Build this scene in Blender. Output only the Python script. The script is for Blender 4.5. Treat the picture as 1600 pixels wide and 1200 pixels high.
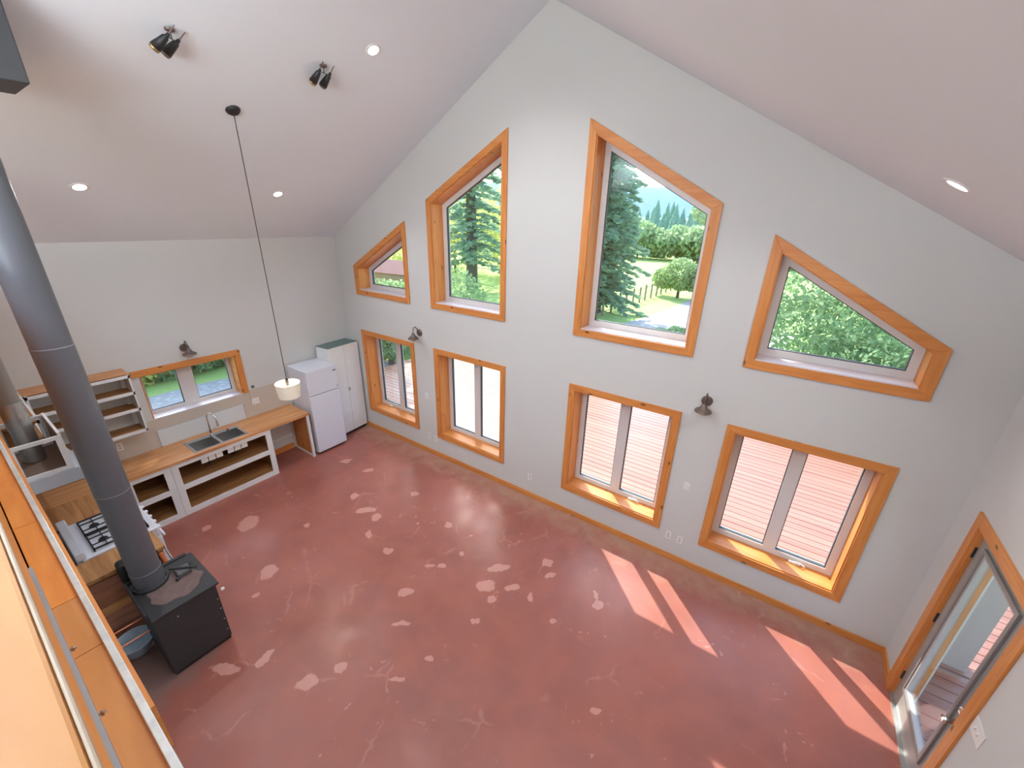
import bpy, bmesh, math, random
from mathutils import Vector, Matrix
from mathutils.geometry import tessellate_polygon
random.seed(7)
S = bpy.context.scene
for o in list(bpy.data.objects): bpy.data.objects.remove(o)
COL = S.collection
PI = math.pi
# ------------------------------------------------------------------ camera
cam_d = bpy.data.cameras.new('camera'); cam = bpy.data.objects.new('camera', cam_d); COL.objects.link(cam)
cam.matrix_world = Matrix(((0.8216072, -0.2325096, 0.5204814, 7.3703),
                           (0.56958015, 0.29761147, -0.76616308, -4.7774),
                           (0.02323904, 0.92594098, 0.37695258, 4.2507), (0, 0, 0, 1)))
cam_d.sensor_fit = 'HORIZONTAL'; cam_d.sensor_width = 36.0; cam_d.lens = 36.0 * 637.66 / 1600.0
cam_d.clip_start = 0.02; cam_d.clip_end = 5000
S.camera = cam
# ------------------------------------------------------------------ world, sun, exposure
S.view_settings.view_transform = 'Standard'; S.view_settings.look = 'None'
S.view_settings.gamma = 1.0; S.view_settings.use_curve_mapping = False
S.view_settings.exposure = 0.0
SUN = Vector((-1.02, 1.0, 1.42)).normalized()
w = bpy.data.worlds.new('sky'); S.world = w; w.use_nodes = True
nt = w.node_tree; bg = nt.nodes['Background']
sky = nt.nodes.new('ShaderNodeTexSky'); sky.sky_type = 'NISHITA'; sky.sun_disc = False
sky.sun_elevation = math.asin(SUN.z); sky.sun_rotation = math.atan2(SUN.x, SUN.y)
sky.altitude = 400; sky.air_density = 1.0; sky.dust_density = 2.0; sky.ozone_density = 1.0
nt.links.new(sky.outputs[0], bg.inputs[0]); bg.inputs[1].default_value = 0.95
sd = bpy.data.lights.new('sun', 'SUN'); sd.energy = 10.5; sd.angle = math.radians(0.6); sd.color = (1.0, 0.95, 0.88)
so = bpy.data.objects.new('sun', sd); COL.objects.link(so); so.rotation_euler = SUN.to_track_quat('Z', 'Y').to_euler(); so.location = (-10, 10, 15)
def area(name, loc, target, sx, sy, power, col=(1, 1, 1)):
    d = bpy.data.lights.new(name, 'AREA'); d.shape = 'RECTANGLE'; d.size = sx; d.size_y = sy; d.energy = power; d.color = col
    o = bpy.data.objects.new(name, d); COL.objects.link(o); o.location = loc
    o.rotation_euler = (Vector(target) - Vector(loc)).to_track_quat('-Z', 'Y').to_euler(); return o
# added unseen fill lamps: outside the rear opening, and standing in for bounced flash
area('rear_fill', (6.9, -9.75, 4.0), (4.2, 0, 2.6), 3.2, 1.3, 190, (0.84, 0.92, 1.0))
area('flash_fill', (4.6, -6.9, 4.9), (4.6, -6.899, 6.0), 3.0, 1.6, 520, (0.76, 0.89, 1.0))

# ------------------------------------------------------------------ materials
MATS = {}
def newmat(name):
    m = bpy.data.materials.new(name); m.use_nodes = True
    return m, m.node_tree, m.node_tree.nodes['Principled BSDF']
def srgb(r, g, b):
    f = lambda c: (c / 255) / 12.92 if c <= 10 else (((c / 255) + .055) / 1.055) ** 2.4
    return (f(r), f(g), f(b), 1)
def plain(name, col, rough=.5, metal=0.0, var=.06, scale=8, bump=0.0, spec=.5):
    """base colour with slight procedural mottling"""
    if name in MATS: return MATS[name]
    m, t, p = newmat(name)
    tc = t.nodes.new('ShaderNodeTexCoord'); n = t.nodes.new('ShaderNodeTexNoise'); n.inputs['Scale'].default_value = scale; n.inputs['Detail'].default_value = 4
    mx = t.nodes.new('ShaderNodeMix'); mx.data_type = 'RGBA'
    mx.inputs[6].default_value = tuple(c * (1 - var) for c in col[:3]) + (1,); mx.inputs[7].default_value = tuple(min(1, c * (1 + var)) for c in col[:3]) + (1,)
    t.links.new(tc.outputs['Object'], n.inputs['Vector']); t.links.new(n.outputs[0], mx.inputs[0]); t.links.new(mx.outputs[2], p.inputs['Base Color'])
    p.inputs['Roughness'].default_value = rough; p.inputs['Metallic'].default_value = metal; p.inputs['Specular IOR Level'].default_value = spec
    if bump:
        b = t.nodes.new('ShaderNodeBump'); b.inputs['Strength'].default_value = bump; b.inputs['Distance'].default_value = .004
        n2 = t.nodes.new('ShaderNodeTexNoise'); n2.inputs['Scale'].default_value = scale * 12
        t.links.new(tc.outputs['Object'], n2.inputs['Vector']); t.links.new(n2.outputs[0], b.inputs['Height']); t.links.new(b.outputs[0], p.inputs['Normal'])
    MATS[name] = m; return m
def wood(name, c1, c2, axis=0, scale=1.0, rough=.45, knots=True):
    """grain running along the given object axis, with scattered knots"""
    if name in MATS: return MATS[name]
    m, t, p = newmat(name); L = t.links.new
    tc = t.nodes.new('ShaderNodeTexCoord'); mp = t.nodes.new('ShaderNodeMapping')
    sc = [14 * scale] * 3; sc[axis] = 1.1 * scale; mp.inputs['Scale'].default_value = sc
    n = t.nodes.new('ShaderNodeTexNoise'); n.inputs['Scale'].default_value = 1.6; n.inputs['Detail'].default_value = 6; n.inputs['Distortion'].default_value = .8
    r = t.nodes.new('ShaderNodeValToRGB'); r.color_ramp.elements[0].position = .3; r.color_ramp.elements[1].position = .7
    r.color_ramp.elements[0].color = c1; r.color_ramp.elements[1].color = c2
    L(tc.outputs['Object'], mp.inputs[0]); L(mp.outputs[0], n.inputs['Vector']); L(n.outputs[0], r.inputs[0])
    out = r.outputs[0]
    if knots:
        mk = t.nodes.new('ShaderNodeMapping'); ks = [7.0] * 3; ks[axis] = 3.2; mk.inputs['Scale'].default_value = ks
        v = t.nodes.new('ShaderNodeTexVoronoi'); v.inputs['Scale'].default_value = 1.0
        kr = t.nodes.new('ShaderNodeValToRGB'); kr.color_ramp.elements[0].position = .06; kr.color_ramp.elements[1].position = .13
        kr.color_ramp.elements[0].color = (.25, .25, .25, 1); kr.color_ramp.elements[1].color = (1, 1, 1, 1)
        mx = t.nodes.new('ShaderNodeMix'); mx.data_type = 'RGBA'; mx.blend_type = 'MULTIPLY'; mx.inputs[0].default_value = 1
        L(tc.outputs['Object'], mk.inputs[0]); L(mk.outputs[0], v.inputs['Vector']); L(v.outputs['Distance'], kr.inputs[0])
        L(out, mx.inputs[6]); L(kr.outputs[0], mx.inputs[7]); out = mx.outputs[2]
    L(out, p.inputs['Base Color']); p.inputs['Roughness'].default_value = rough
    MATS[name] = m; return m
def glass():
    if 'glass' in MATS: return MATS['glass']
    m = bpy.data.materials.new('window_glass'); m.use_nodes = True; t = m.node_tree; t.nodes.clear()
    o = t.nodes.new('ShaderNodeOutputMaterial'); tr = t.nodes.new('ShaderNodeBsdfTransparent'); gl = t.nodes.new('ShaderNodeBsdfGlossy')
    tr.inputs[0].default_value = (.93, .96, .95, 1); gl.inputs['Roughness'].default_value = .01
    fr = t.nodes.new('ShaderNodeFresnel'); ge = t.nodes.new('ShaderNodeNewGeometry'); mr = t.nodes.new('ShaderNodeMapRange'); mr.inputs[3].default_value = 1.5; mr.inputs[4].default_value = 1 / 1.5
    t.links.new(ge.outputs['Backfacing'], mr.inputs[0]); t.links.new(mr.outputs[0], fr.inputs[0]); mx = t.nodes.new('ShaderNodeMixShader')
    t.links.new(fr.outputs[0], mx.inputs[0]); t.links.new(tr.outputs[0], mx.inputs[1]); t.links.new(gl.outputs[0], mx.inputs[2]); t.links.new(mx.outputs[0], o.inputs[0])
    MATS['glass'] = m; return m
def emit(name, col, st):
    if name in MATS: return MATS[name]
    m, t, p = newmat(name); p.inputs['Base Color'].default_value = col; p.inputs['Emission Color'].default_value = col; p.inputs['Emission Strength'].default_value = st
    MATS[name] = m; return m

PX = wood('pine_x', srgb(196, 118, 54), srgb(214, 142, 76), 0); PY = wood('pine_y', srgb(196, 118, 54), srgb(214, 142, 76), 1); PZ = wood('pine_z', srgb(196, 118, 54), srgb(214, 142, 76), 2)
BUTCH = wood('counter_wood', srgb(176, 118, 72), srgb(216, 160, 110), 1, .8, .4, False)
OSB = wood('raw_shelf_wood', srgb(138, 92, 50), srgb(186, 134, 84), 1, .9, .6, False)
OSBX = wood('raw_shelf_wood_x', srgb(150, 98, 58), srgb(196, 146, 96), 0, .7, .6, False)
WHITE = plain('white_paint', srgb(222, 222, 222), .45)
VINYL = plain('white_vinyl', srgb(212, 208, 206), .35, var=.02)
APPL = plain('white_enamel', srgb(216, 218, 228), .25, var=.01)
WALL = plain('grey_wall_paint', srgb(202, 200, 196), .85, var=.015, scale=1.5, bump=.15)
CEIL = plain('ceiling_paint', srgb(226, 231, 238), .85, var=.01, scale=1.2, bump=.15)
BLACK = plain('stove_black', srgb(52, 52, 54), .55, var=.2, scale=6)
IRON = plain('cast_iron', srgb(34, 34, 36), .5)
GASKET = plain('dark_gasket', srgb(60, 66, 72), .6)
STEEL = plain('stainless_steel', srgb(190, 190, 190), .25, 1.0, var=.04)
CHROME = plain('chrome', srgb(225, 225, 225), .08, 1.0, var=.01)
GALV = plain('galvanised_steel', srgb(176, 178, 178), .38, .8, var=.18, scale=14)
BRONZE = plain('weathered_bronze', srgb(112, 96, 88), .45, .5, var=.2)
BRASS = plain('aged_brass', srgb(176, 150, 100), .35, .8)
COPPER = plain('copper', srgb(200, 130, 100), .3, .9)
PLASTIC = plain('white_plastic', srgb(226, 224, 220), .4, var=.01)
PLY = None

# ------------------------------------------------------------------ mesh helpers
def finish(name, bm, mat, parent=None, smooth=False, bevel=0):
    bmesh.ops.recalc_face_normals(bm, faces=bm.faces)
    me = bpy.data.meshes.new(name); bm.to_mesh(me); bm.free()
    if isinstance(mat, (list, tuple)):
        for q in mat: me.materials.append(q)
    else: me.materials.append(mat)
    o = bpy.data.objects.new(name, me); COL.objects.link(o)
    if parent: o.parent = parent
    if smooth:
        for f in me.polygons: f.use_smooth = True
    if bevel:
        b = o.modifiers.new('bevel', 'BEVEL'); b.width = bevel; b.segments = 2; b.limit_method = 'ANGLE'; b.angle_limit = .7
    return o
def B(bm, x0, x1, y0, y1, z0, z1, rot=None, piv=None, mi=0):
    vs = [bm.verts.new((x, y, z)) for x in (x0, x1) for y in (y0, y1) for z in (z0, z1)]
    for q in ((0, 1, 3, 2), (4, 6, 7, 5), (0, 4, 5, 1), (2, 3, 7, 6), (0, 2, 6, 4), (1, 5, 7, 3)):
        f = bm.faces.new([vs[i] for i in q]); f.material_index = mi
    if rot is not None: bmesh.ops.rotate(bm, verts=vs, cent=piv or (0, 0, 0), matrix=rot)
    return vs
def boxes(name, L, mat, parent=None, bevel=0):
    bm = bmesh.new()
    for b in L: B(bm, *b)
    return finish(name, bm, mat, parent, bevel=bevel)
def tube_bm(bm, pts, r, n=12, caps=True):
    pts = [Vector(p) for p in pts]; rings = []; up = None
    for i, p in enumerate(pts):
        d = (pts[min(i + 1, len(pts) - 1)] - pts[max(i - 1, 0)]).normalized()
        if up is None: up = Vector((0, 0, 1)) if abs(d.z) < .9 else Vector((1, 0, 0))
        a = d.cross(up).normalized(); b = a.cross(d).normalized(); up = b
        rr = r[i] if isinstance(r, (list, tuple)) else r
        rings.append([bm.verts.new(p + a * rr * math.cos(2 * PI * k / n) + b * rr * math.sin(2 * PI * k / n)) for k in range(n)])
    for u, v in zip(rings, rings[1:]):
        for k in range(n): bm.faces.new((u[k], u[(k + 1) % n], v[(k + 1) % n], v[k]))
    if caps: bm.faces.new(rings[0]); bm.faces.new(rings[-1][::-1])
def tube(name, pts, r, mat, parent=None, n=12, caps=True):
    bm = bmesh.new(); tube_bm(bm, pts, r, n, caps); o = finish(name, bm, mat, parent, True)
    e = o.modifiers.new('edge', 'EDGE_SPLIT'); e.split_angle = .9; return o
def lathe_bm(bm, prof, loc=(0, 0, 0), axis='z', n=32):
    rings = []
    for r, h in prof:
        ring = []
        for k in range(n):
            a = 2 * PI * k / n; c, s = r * math.cos(a), r * math.sin(a)
            p = {'z': (c, s, h), 'y': (c, h, s), 'x': (h, c, s)}[axis]
            ring.append(bm.verts.new((p[0] + loc[0], p[1] + loc[1], p[2] + loc[2])))
        rings.append(ring)
    for u, v in zip(rings, rings[1:]):
        for k in range(n): bm.faces.new((u[k], u[(k + 1) % n], v[(k + 1) % n], v[k]))
    return rings
def lathe(name, prof, loc, mat, parent=None, axis='z', n=32, caps=True):
    bm = bmesh.new(); rg = lathe_bm(bm, prof, loc, axis, n)
    if caps:
        if prof[0][0] > 1e-4: bm.faces.new(rg[0])
        if prof[-1][0] > 1e-4: bm.faces.new(rg[-1])
    o = finish(name, bm, mat, parent, True); e = o.modifiers.new('edge', 'EDGE_SPLIT'); e.split_angle = .6; return o
def tag(o, label=None, cat=None, group=None, kind=None):
    if label: o['label'] = label
    if cat: o['category'] = cat
    if group: o['group'] = group
    if kind: o['kind'] = kind
    return o
def thing(name, label, cat, loc=(0, 0, 0), group=None, kind=None):
    o = bpy.data.objects.new(name, None); COL.objects.link(o); o.location = loc; o.empty_display_size = .1
    return tag(o, label, cat, group, kind)
def settle(root):
    """children were modelled in world space: keep them there while the Empty sits at the base"""
    def go(o):
        for c in o.children:
            if o is root: c.location = c.location - root.location
    bpy.context.view_layer.update(); go(root)
def copy_tree(o, parent=None):
    c = o.copy(); COL.objects.link(c)
    if parent: c.parent = parent
    for ch in list(o.children): copy_tree(ch, c)
    return c
def inset(poly, d):
    """offset a convex polygon (CCW list of 2D points) inwards"""
    n = len(poly); out = []
    for i in range(n):
        p0, p1, p2 = Vector(poly[i - 1]), Vector(poly[i]), Vector(poly[(i + 1) % n])
        a = (p1 - p0).normalized(); b = (p2 - p1).normalized()
        na = Vector((-a.y, a.x)); nb = Vector((-b.y, b.x))
        q0 = p0 + na * d; q1 = p1 + nb * d
        den = a.x * b.y - a.y * b.x
        t = ((q1.x - q0.x) * b.y - (q1.y - q0.y) * b.x) / den
        out.append(tuple(q0 + a * t))
    return out
def ring_boards(name, outer, inner, d0, d1, mats, parent, to3):
    """one board per side of a polygonal frame; d0..d1 is the depth range"""
    n = len(outer)
    for i in range(n):
        j = (i + 1) % n; q = [outer[i], outer[j], inner[j], inner[i]]
        bm = bmesh.new(); a = [bm.verts.new(to3(p, d0)) for p in q]; b = [bm.verts.new(to3(p, d1)) for p in q]
        bm.faces.new(a); bm.faces.new(b)
        for k in range(4): bm.faces.new((a[k], a[(k + 1) % 4], b[(k + 1) % 4], b[k]))
        horiz = abs(outer[j][0] - outer[i][0]) > .5 * abs(outer[j][1] - outer[i][1])
        finish(name, bm, mats[0] if horiz else mats[1], parent, bevel=.002)
def ring(name, outer, inner, d0, d1, mat, parent, to3):
    bm = bmesh.new(); n = len(outer)
    A = [[bm.verts.new(to3(p, d)) for p in q] for q in (outer, inner) for d in (d0, d1)]
    oa, ob, ia, ib = A
    for i in range(n):
        j = (i + 1) % n
        for q in ((oa[i], oa[j], ia[j], ia[i]), (ob[i], ob[j], ib[j], ib[i]), (oa[i], oa[j], ob[j], ob[i]), (ia[i], ia[j], ib[j], ib[i])): bm.faces.new(q)
    return finish(name, bm, mat, parent)
def wall_mesh(name, outline, holes, d0, d1, mat, to3):
    """a slab with openings cut right through"""
    bm = bmesh.new(); loops = [outline] + holes
    flat = [p for l in loops for p in l]
    tris = tessellate_polygon([[Vector((p[0], p[1], 0)) for p in l] for l in loops])
    for d in (d0, d1):
        vs = [bm.verts.new(to3(p, d)) for p in flat]
        for t in tris:
            try: bm.faces.new([vs[i] for i in t])
            except ValueError: pass
        if d == d0: va = vs
        else: vb = vs
    k = 0
    for l in loops:
        n = len(l)
        for i in range(n):
            a, b = k + i, k + (i + 1) % n; bm.faces.new((va[a], va[b], vb[b], vb[a]))
        k += n
    o = finish(name, bm, mat); tag(o, kind='structure'); return o

# ------------------------------------------------------------------ room
W, ZE, ZR, YB = 9.04, 3.848, 6.422, -9.5
SL = (ZR - ZE) / (W / 2)
TH = .36
WIN = {}   # outer casing polygons on the gable wall (x, z), counter-clockwise
for i, (a, b) in enumerate(((.52, 2.0), (2.49, 4.0), (5.09, 6.585), (7.08, 8.55))): WIN['low%d' % i] = [(a, .4234), (b, .4234), (b, 2.159), (a, 2.159)]
for i, (a, b, za, zb) in enumerate(((.521, 1.98, 3.374, 4.168), (2.485, 3.977, 4.473, 5.284), (5.083, 6.579, 5.283, 4.433), (7.08, 8.547, 4.169, 3.322))):
    WIN['up%d' % i] = [(a, 2.846), (b, 2.846), (b, zb), (a, za)]
gable = lambda p, d: (p[0], d, p[1])
left = lambda p, d: (-d, p[0], p[1])
right = lambda p, d: (W + d, p[0], p[1])
holes = [inset(q, .085) for q in WIN.values()]
wall_mesh('wall_back', [(-.3, -.3), (W + .3, -.3), (W + .3, ZE - .171), (W / 2, ZR), (-.3, ZE - .171)], holes, 0, TH, WALL, gable)
KW = [(-3.42, 1.36), (-2.01, 1.36), (-2.01, 2.135), (-3.42, 2.135)]
kin = [(-3.33, 1.37), (-2.10, 1.37), (-2.10, 2.045), (-3.33, 2.045)]
wall_mesh('wall_left', [(YB, -.3), (0, -.3), (0, ZE), (YB, ZE)], [kin], 0, .3, WALL, left)
DO = [(-1.44, -.02), (-.45, -.02), (-.45, 2.02), (-1.44, 2.02)]
wall_mesh('wall_right', [(YB, -.3), (-1.44, -.3), (-1.44, 2.02), (-.45, 2.02), (-.45, -.3), (0, -.3), (0, ZE), (YB, ZE)], [], 0, .2, WALL, right)
wall_mesh('wall_rear', [(-.3, -.3), (W + .3, -.3), (W + .3, ZE - .171), (W / 2, ZR), (-.3, ZE - .171)], [[(5.3, 3.35), (8.5, 3.35), (8.5, 4.0), (6.6, 4.9), (5.3, 4.9)]], YB - .2, YB, WALL, gable)  # rear opening added so the fill lamp can shine in

def ceil_slab(name, x0, z0, x1, z1, y0, y1, t, mat):
    bm = bmesh.new(); P = [(x0, z0), (x1, z1), (x1, z1 + t), (x0, z0 + t)]
    a = [bm.verts.new((p[0], y0, p[1])) for p in P]; b = [bm.verts.new((p[0], y1, p[1])) for p in P]
    bm.faces.new(a); bm.faces.new(b)
    for k in range(4): bm.faces.new((a[k], a[(k + 1) % 4], b[(k + 1) % 4], b[k]))
    return tag(finish(name, bm, mat), kind='structure')
ceil_slab('ceiling', -.3, ZE - .3 * SL, W / 2, ZR, YB - .2, TH, .25, CEIL)
ceil_slab('ceiling', W / 2, ZR, W + .3, ZE - .3 * SL, YB - .2, TH, .25, CEIL)
OVER = 2.25
SOFF = plain('soffit_wood', srgb(150, 110, 80), .7)
ceil_slab('roof_overhang', -.9, ZE - .9 * SL, W / 2, ZR, TH, 1.8, .06, SOFF)
ceil_slab('roof_overhang', W / 2, ZR, W + .9, ZE - .9 * SL, TH, OVER, .06, SOFF)

# ---- stained concrete floor
def floor_mat():
    m, t, p = newmat('stained_red_concrete'); L = t.links.new; N = t.nodes.new
    tc = N('ShaderNodeTexCoord'); P = tc.outputs['Object']
    def noise(s, d=4, dist=0):
        n = N('ShaderNodeTexNoise'); n.inputs['Scale'].default_value = s; n.inputs['Detail'].default_value = d; n.inputs['Distortion'].default_value = dist; L(P, n.inputs['Vector']); return n
    def ramp(src, a, b, ca, cb):
        r = N('ShaderNodeValToRGB'); r.color_ramp.elements[0].position = a; r.color_ramp.elements[1].position = b
        r.color_ramp.elements[0].color = ca; r.color_ramp.elements[1].color = cb; L(src, r.inputs[0]); return r.outputs[0]
    def mix(f, a, b, mode='MIX'):
        x = N('ShaderNodeMix'); x.data_type = 'RGBA'; x.blend_type = mode
        if isinstance(f, float): x.inputs[0].default_value = f
        else: L(f, x.inputs[0])
        for s, q in ((6, a), (7, b)):
            if isinstance(q, tuple): x.inputs[s].default_value = q
            else: L(q, x.inputs[s])
        return x.outputs[2]
    def math_(op, a, b=None, c=None):
        x = N('ShaderNodeMath'); x.operation = op
        for i, q in enumerate((a, b, c)):
            if q is None: continue
            if isinstance(q, (int, float)): x.inputs[i].default_value = q
            else: L(q, x.inputs[i])
        return x.outputs[0]
    K = (0, 0, 0, 1); O = (1, 1, 1, 1)
    base = mix(ramp(noise(.8, 5, .6).outputs[0], .32, .68, K, O), FL1, FL2)
    base = mix(ramp(noise(3.5, 6, .3).outputs[0], .40, .75, K, (.5, .5, .5, 1)), base, FL3)
    sep = N('ShaderNodeSeparateXYZ'); L(P, sep.inputs[0]); X, Y = sep.outputs[0], sep.outputs[1]
    # unstained, gritty strip along the gable wall and the left wall
    n5 = noise(5, 5, .4).outputs[0]
    d1 = math_('ADD', math_('MULTIPLY', Y, -1.0), math_('MULTIPLY', n5, -.9))          # ~ distance from wall minus noise
    strip = ramp(math_('ADD', d1, .55), .12, .56, O, K)
    base = mix(math_('MULTIPLY', strip, .9), base, FLW)
    # hearth greyness round the stove
    dx = math_('SUBTRACT', X, 2.75); dy = math_('SUBTRACT', Y, -4.5)
    rr = math_('SQRT', math_('ADD', math_('MULTIPLY', dx, dx), math_('MULTIPLY', math_('MULTIPLY', dy, dy), 1.6)))
    h = ramp(math_('ADD', rr, math_('MULTIPLY', n5, .5)), .75, 1.25, O, K)
    base = mix(math_('MULTIPLY', h, .8), base, FLH)
    # worn spots with their own outlines
    dn = N('ShaderNodeTexNoise'); dn.inputs['Scale'].default_value = 9; dn.inputs['Detail'].default_value = 3; L(P, dn.inputs['Vector'])
    wv = N('ShaderNodeVectorMath'); wv.operation = 'MULTIPLY_ADD'; L(dn.outputs['Color'], wv.inputs[0]); wv.inputs[1].default_value = (.12, .12, 0); L(P, wv.inputs[2])
    acc = None
    for (x, y, a, b, rot) in SPOTS:
        mp = N('ShaderNodeMapping'); mp.vector_type = 'TEXTURE'; mp.inputs['Location'].default_value = (x + .06, y + .06, 0); mp.inputs['Rotation'].default_value = (0, 0, rot); mp.inputs['Scale'].default_value = (a, b, 1)
        L(wv.outputs[0], mp.inputs[0]); ln = N('ShaderNodeVectorMath'); ln.operation = 'LENGTH'; L(mp.outputs[0], ln.inputs[0])
        acc = ln.outputs['Value'] if acc is None else math_('MINIMUM', acc, ln.outputs['Value'])
    spots = ramp(acc, .85, 1.0, O, K)
    base = mix(math_('MULTIPLY', spots, .7), base, FLP)
    # thin scuffs and hairlines
    v = N('ShaderNodeTexVoronoi'); v.feature = 'DISTANCE_TO_EDGE'; v.inputs['Scale'].default_value = 1.3; L(wv.outputs[0], v.inputs['Vector'])
    cr = ramp(v.outputs['Distance'], .0, .022, O, K); gate = ramp(noise(2.3, 3).outputs[0], .54, .62, K, O)
    base = mix(math_('MULTIPLY', math_('MULTIPLY', cr, gate), .26), base, FLP)
    fl = ramp(noise(7, 5, 1.5).outputs[0], .66, .70, K, O); g2 = ramp(noise(1.1, 2).outputs[0], .5, .6, K, O)
    base = mix(math_('MULTIPLY', math_('MULTIPLY', fl, g2), .6), base, FLP)
    L(base, p.inputs['Base Color'])
    rg = ramp(noise(2.2, 4).outputs[0], .35, .7, (.30, .30, .30, 1), (.5, .5, .5, 1)); L(rg, p.inputs['Roughness'])
    p.inputs['Specular IOR Level'].default_value = .5
    b = N('ShaderNodeBump'); b.inputs['Strength'].default_value = .12; b.inputs['Distance'].default_value = .003; L(noise(14, 6).outputs[0], b.inputs['Height']); L(b.outputs[0], p.inputs['Normal'])
    return m
FL1, FL2, FL3 = srgb(144, 85, 74), srgb(162, 100, 89), srgb(174, 102, 82)
FLW, FLH, FLP = srgb(172, 134, 114), srgb(132, 112, 104), srgb(206, 152, 140)
SPOTS = [(1.54, -3.0, 0.134, 0.182, 0.88), (2.67, -3.27, 0.103, 0.134, 0.84), (1.16, -3.4, 0.056, 0.078, 0.87), (2.67, -1.8, 0.171, 0.067, 0.87), (2.93, -1.81, 0.075, 0.088, 0.87), (4.31, -2.46, 0.091, 0.075, 0.81), (4.34, -3.73, 0.106, 0.077, 0.77), (4.46, -3.45, 0.056, 0.054, 0.77), (2.97, -1.08, 0.082, 0.067, 0.89), (3.61, -2.15, 0.076, 0.06, 0.83), (4.26, -2.0, 0.074, 0.042, 0.81), (4.38, -1.91, 0.059, 0.043, 0.82), (5.03, -1.82, 0.129, 0.09, 0.81), (5.01, -1.49, 0.154, 0.064, 0.81), (5.21, -1.93, 0.054, 0.053, 0.8), (5.24, -2.27, 0.052, 0.039, 0.8), (5.59, -1.62, 0.04, 0.071, 0.8), (5.96, -1.74, 0.038, 0.04, 0.79), (4.58, -2.78, 0.112, 0.032, 0.79), (5.12, -2.86, 0.04, 0.034, 0.79), (6.3, -1.24, 0.073, 0.061, 0.8), (2.24, -1.69, 0.059, 0.085, 0.89), (2.25, -2.51, 0.043, 0.058, 0.87), (5.48, -1.05, 0.08, 0.065, 0.81), (2.9, -3.53, 0.041, 0.04, 0.82), (3.13, -2.11, 0.043, 0.104, 0.87), (5.32, -1.65, 0.098, 0.047, 0.81), (4.44, -1.6, 0.044, 0.045, 0.82), (1.22, -1.15, 0.112, 0.068, 0.94), (1.8, -1.1, 0.098, 0.063, 0.92), (3.92, -1.29, 0.057, 0.068, 0.86), (6.73, -2.32, 0.056, 0.038, 0.75), (5.01, -3.2, 0.086, 0.03, 0.77), (6.21, -1.14, 0.033, 0.074, 0.79), (5.62, -1.21, 0.086, 0.04, 0.81), (3.55, -4.12, .16, .06, .5), (3.75, -3.85, .05, .12, .4)]
tag(boxes('floor', [(-.3, W + .2, YB, TH, -.2, 0)], floor_mat()), kind='structure')

# ---- baseboards
def strip(name, b, mat): return tag(boxes(name, [b], mat, bevel=.004), kind='structure')
strip('baseboard_back', (.0, W, -.018, 0, 0, .095), PX)
strip('baseboard_right', (W - .018, W, -.34, -.019, 0, .095), PY)
strip('baseboard_right', (W - .018, W, -4.6, -1.56, 0, .095), PY)
strip('baseboard_left', (0, .018, -2.06, -1.45, 0, .11), PY)

# ---- gable windows
SILLW = plain('white_sill_laminate', srgb(214, 208, 214), .25, var=.02)
def gable_window(n, key, tall):
    outer = WIN[key]; inn = inset(outer, .09); lin = inset(outer, .095)
    pos = ('far left', 'left of the centre', 'right of the centre', 'far right')[int(key[-1])]
    r = thing('window_%d' % n, ('sloped-top fixed window with pine casing, %s in the upper row' if tall else 'pine-cased two-pane casement window, %s in the lower row') % pos, 'window', ((outer[0][0] + outer[1][0]) / 2, 0, outer[0][1]), kind='structure')
    ring_boards('casing_board', outer, inn, -.02, 0, (PX, PZ), r, gable)
    n4 = len(outer)
    for i in range(n4):     # deep reveal lining, one board a side
        j = (i + 1) % n4; q = inset(outer, .088)
        a0, a1, b0, b1 = q[i], q[j], inset(outer, .102)[i], inset(outer, .102)[j]
        bm = bmesh.new(); va = [bm.verts.new(gable(p, 0)) for p in (a0, a1, b1, b0)]; vb = [bm.verts.new(gable(p, .31)) for p in (a0, a1, b1, b0)]
        bm.faces.new(va); bm.faces.new(vb)
        for k in range(4): bm.faces.new((va[k], va[(k + 1) % 4], vb[(k + 1) % 4], vb[k]))
        sill = i == 0
        finish('sill' if sill else 'jamb_board', bm, (SILLW if tall else PX) if sill else (PZ if abs(a1[0] - a0[0]) < .1 else PX), r)
    fo = inset(outer, .102); fi = inset(outer, .172)
    ring('sash_frame', fo, fi, .235, .31, VINYL, r, gable)
    if tall:
        ring('gasket', fi, inset(outer, .18), .25, .29, GASKET, r, gable)
        g = inset(outer, .176); bm = bmesh.new()
        a = [bm.verts.new(gable(p, .268)) for p in g]; b = [bm.verts.new(gable(p, .274)) for p in g]; bm.faces.new(a); bm.faces.new(b)
        for k in range(4): bm.faces.new((a[k], a[(k + 1) % 4], b[(k + 1) % 4], b[k]))
        finish('glass_pane', bm, glass(), r)
    else:
        xm = (outer[0][0] + outer[1][0]) / 2; z0, z1 = fi[0][1], fi[2][1]
        boxes('mullion', [(xm - .065, xm + .065, .235, .31, z0, z1)], VINYL, r, .004)
        for (xa, xb) in ((fi[0][0], xm - .065), (xm + .065, fi[1][0])):
            q = [(xa, z0), (xb, z0), (xb, z1), (xa, z1)]
            ring('gasket', q, inset(q, .009), .25, .29, GASKET, r, gable)
            boxes('glass_pane', [(xa + .004, xb - .004, .268, .274, z0 + .004, z1 - .004)], glass(), r)
        bx = xm + .28
        if key == 'low0': bx = xm - .36
        if key != 'low1':
            cr = boxes('crank_handle', [(bx - .06, bx + .06, .195, .234, fo[0][1], fo[0][1] + .028)], PLASTIC, r, .006)
            tube('crank_arm', [(bx, .20, fo[0][1] + .03), (bx + .05, .19, fo[0][1] + .045), (bx + .10, .185, fo[0][1] + .02)], .008, PLASTIC, cr, 8)
    settle(r)
k = 1
for key in WIN: gable_window(k, key, key[0] == 'u'); k += 1

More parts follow.
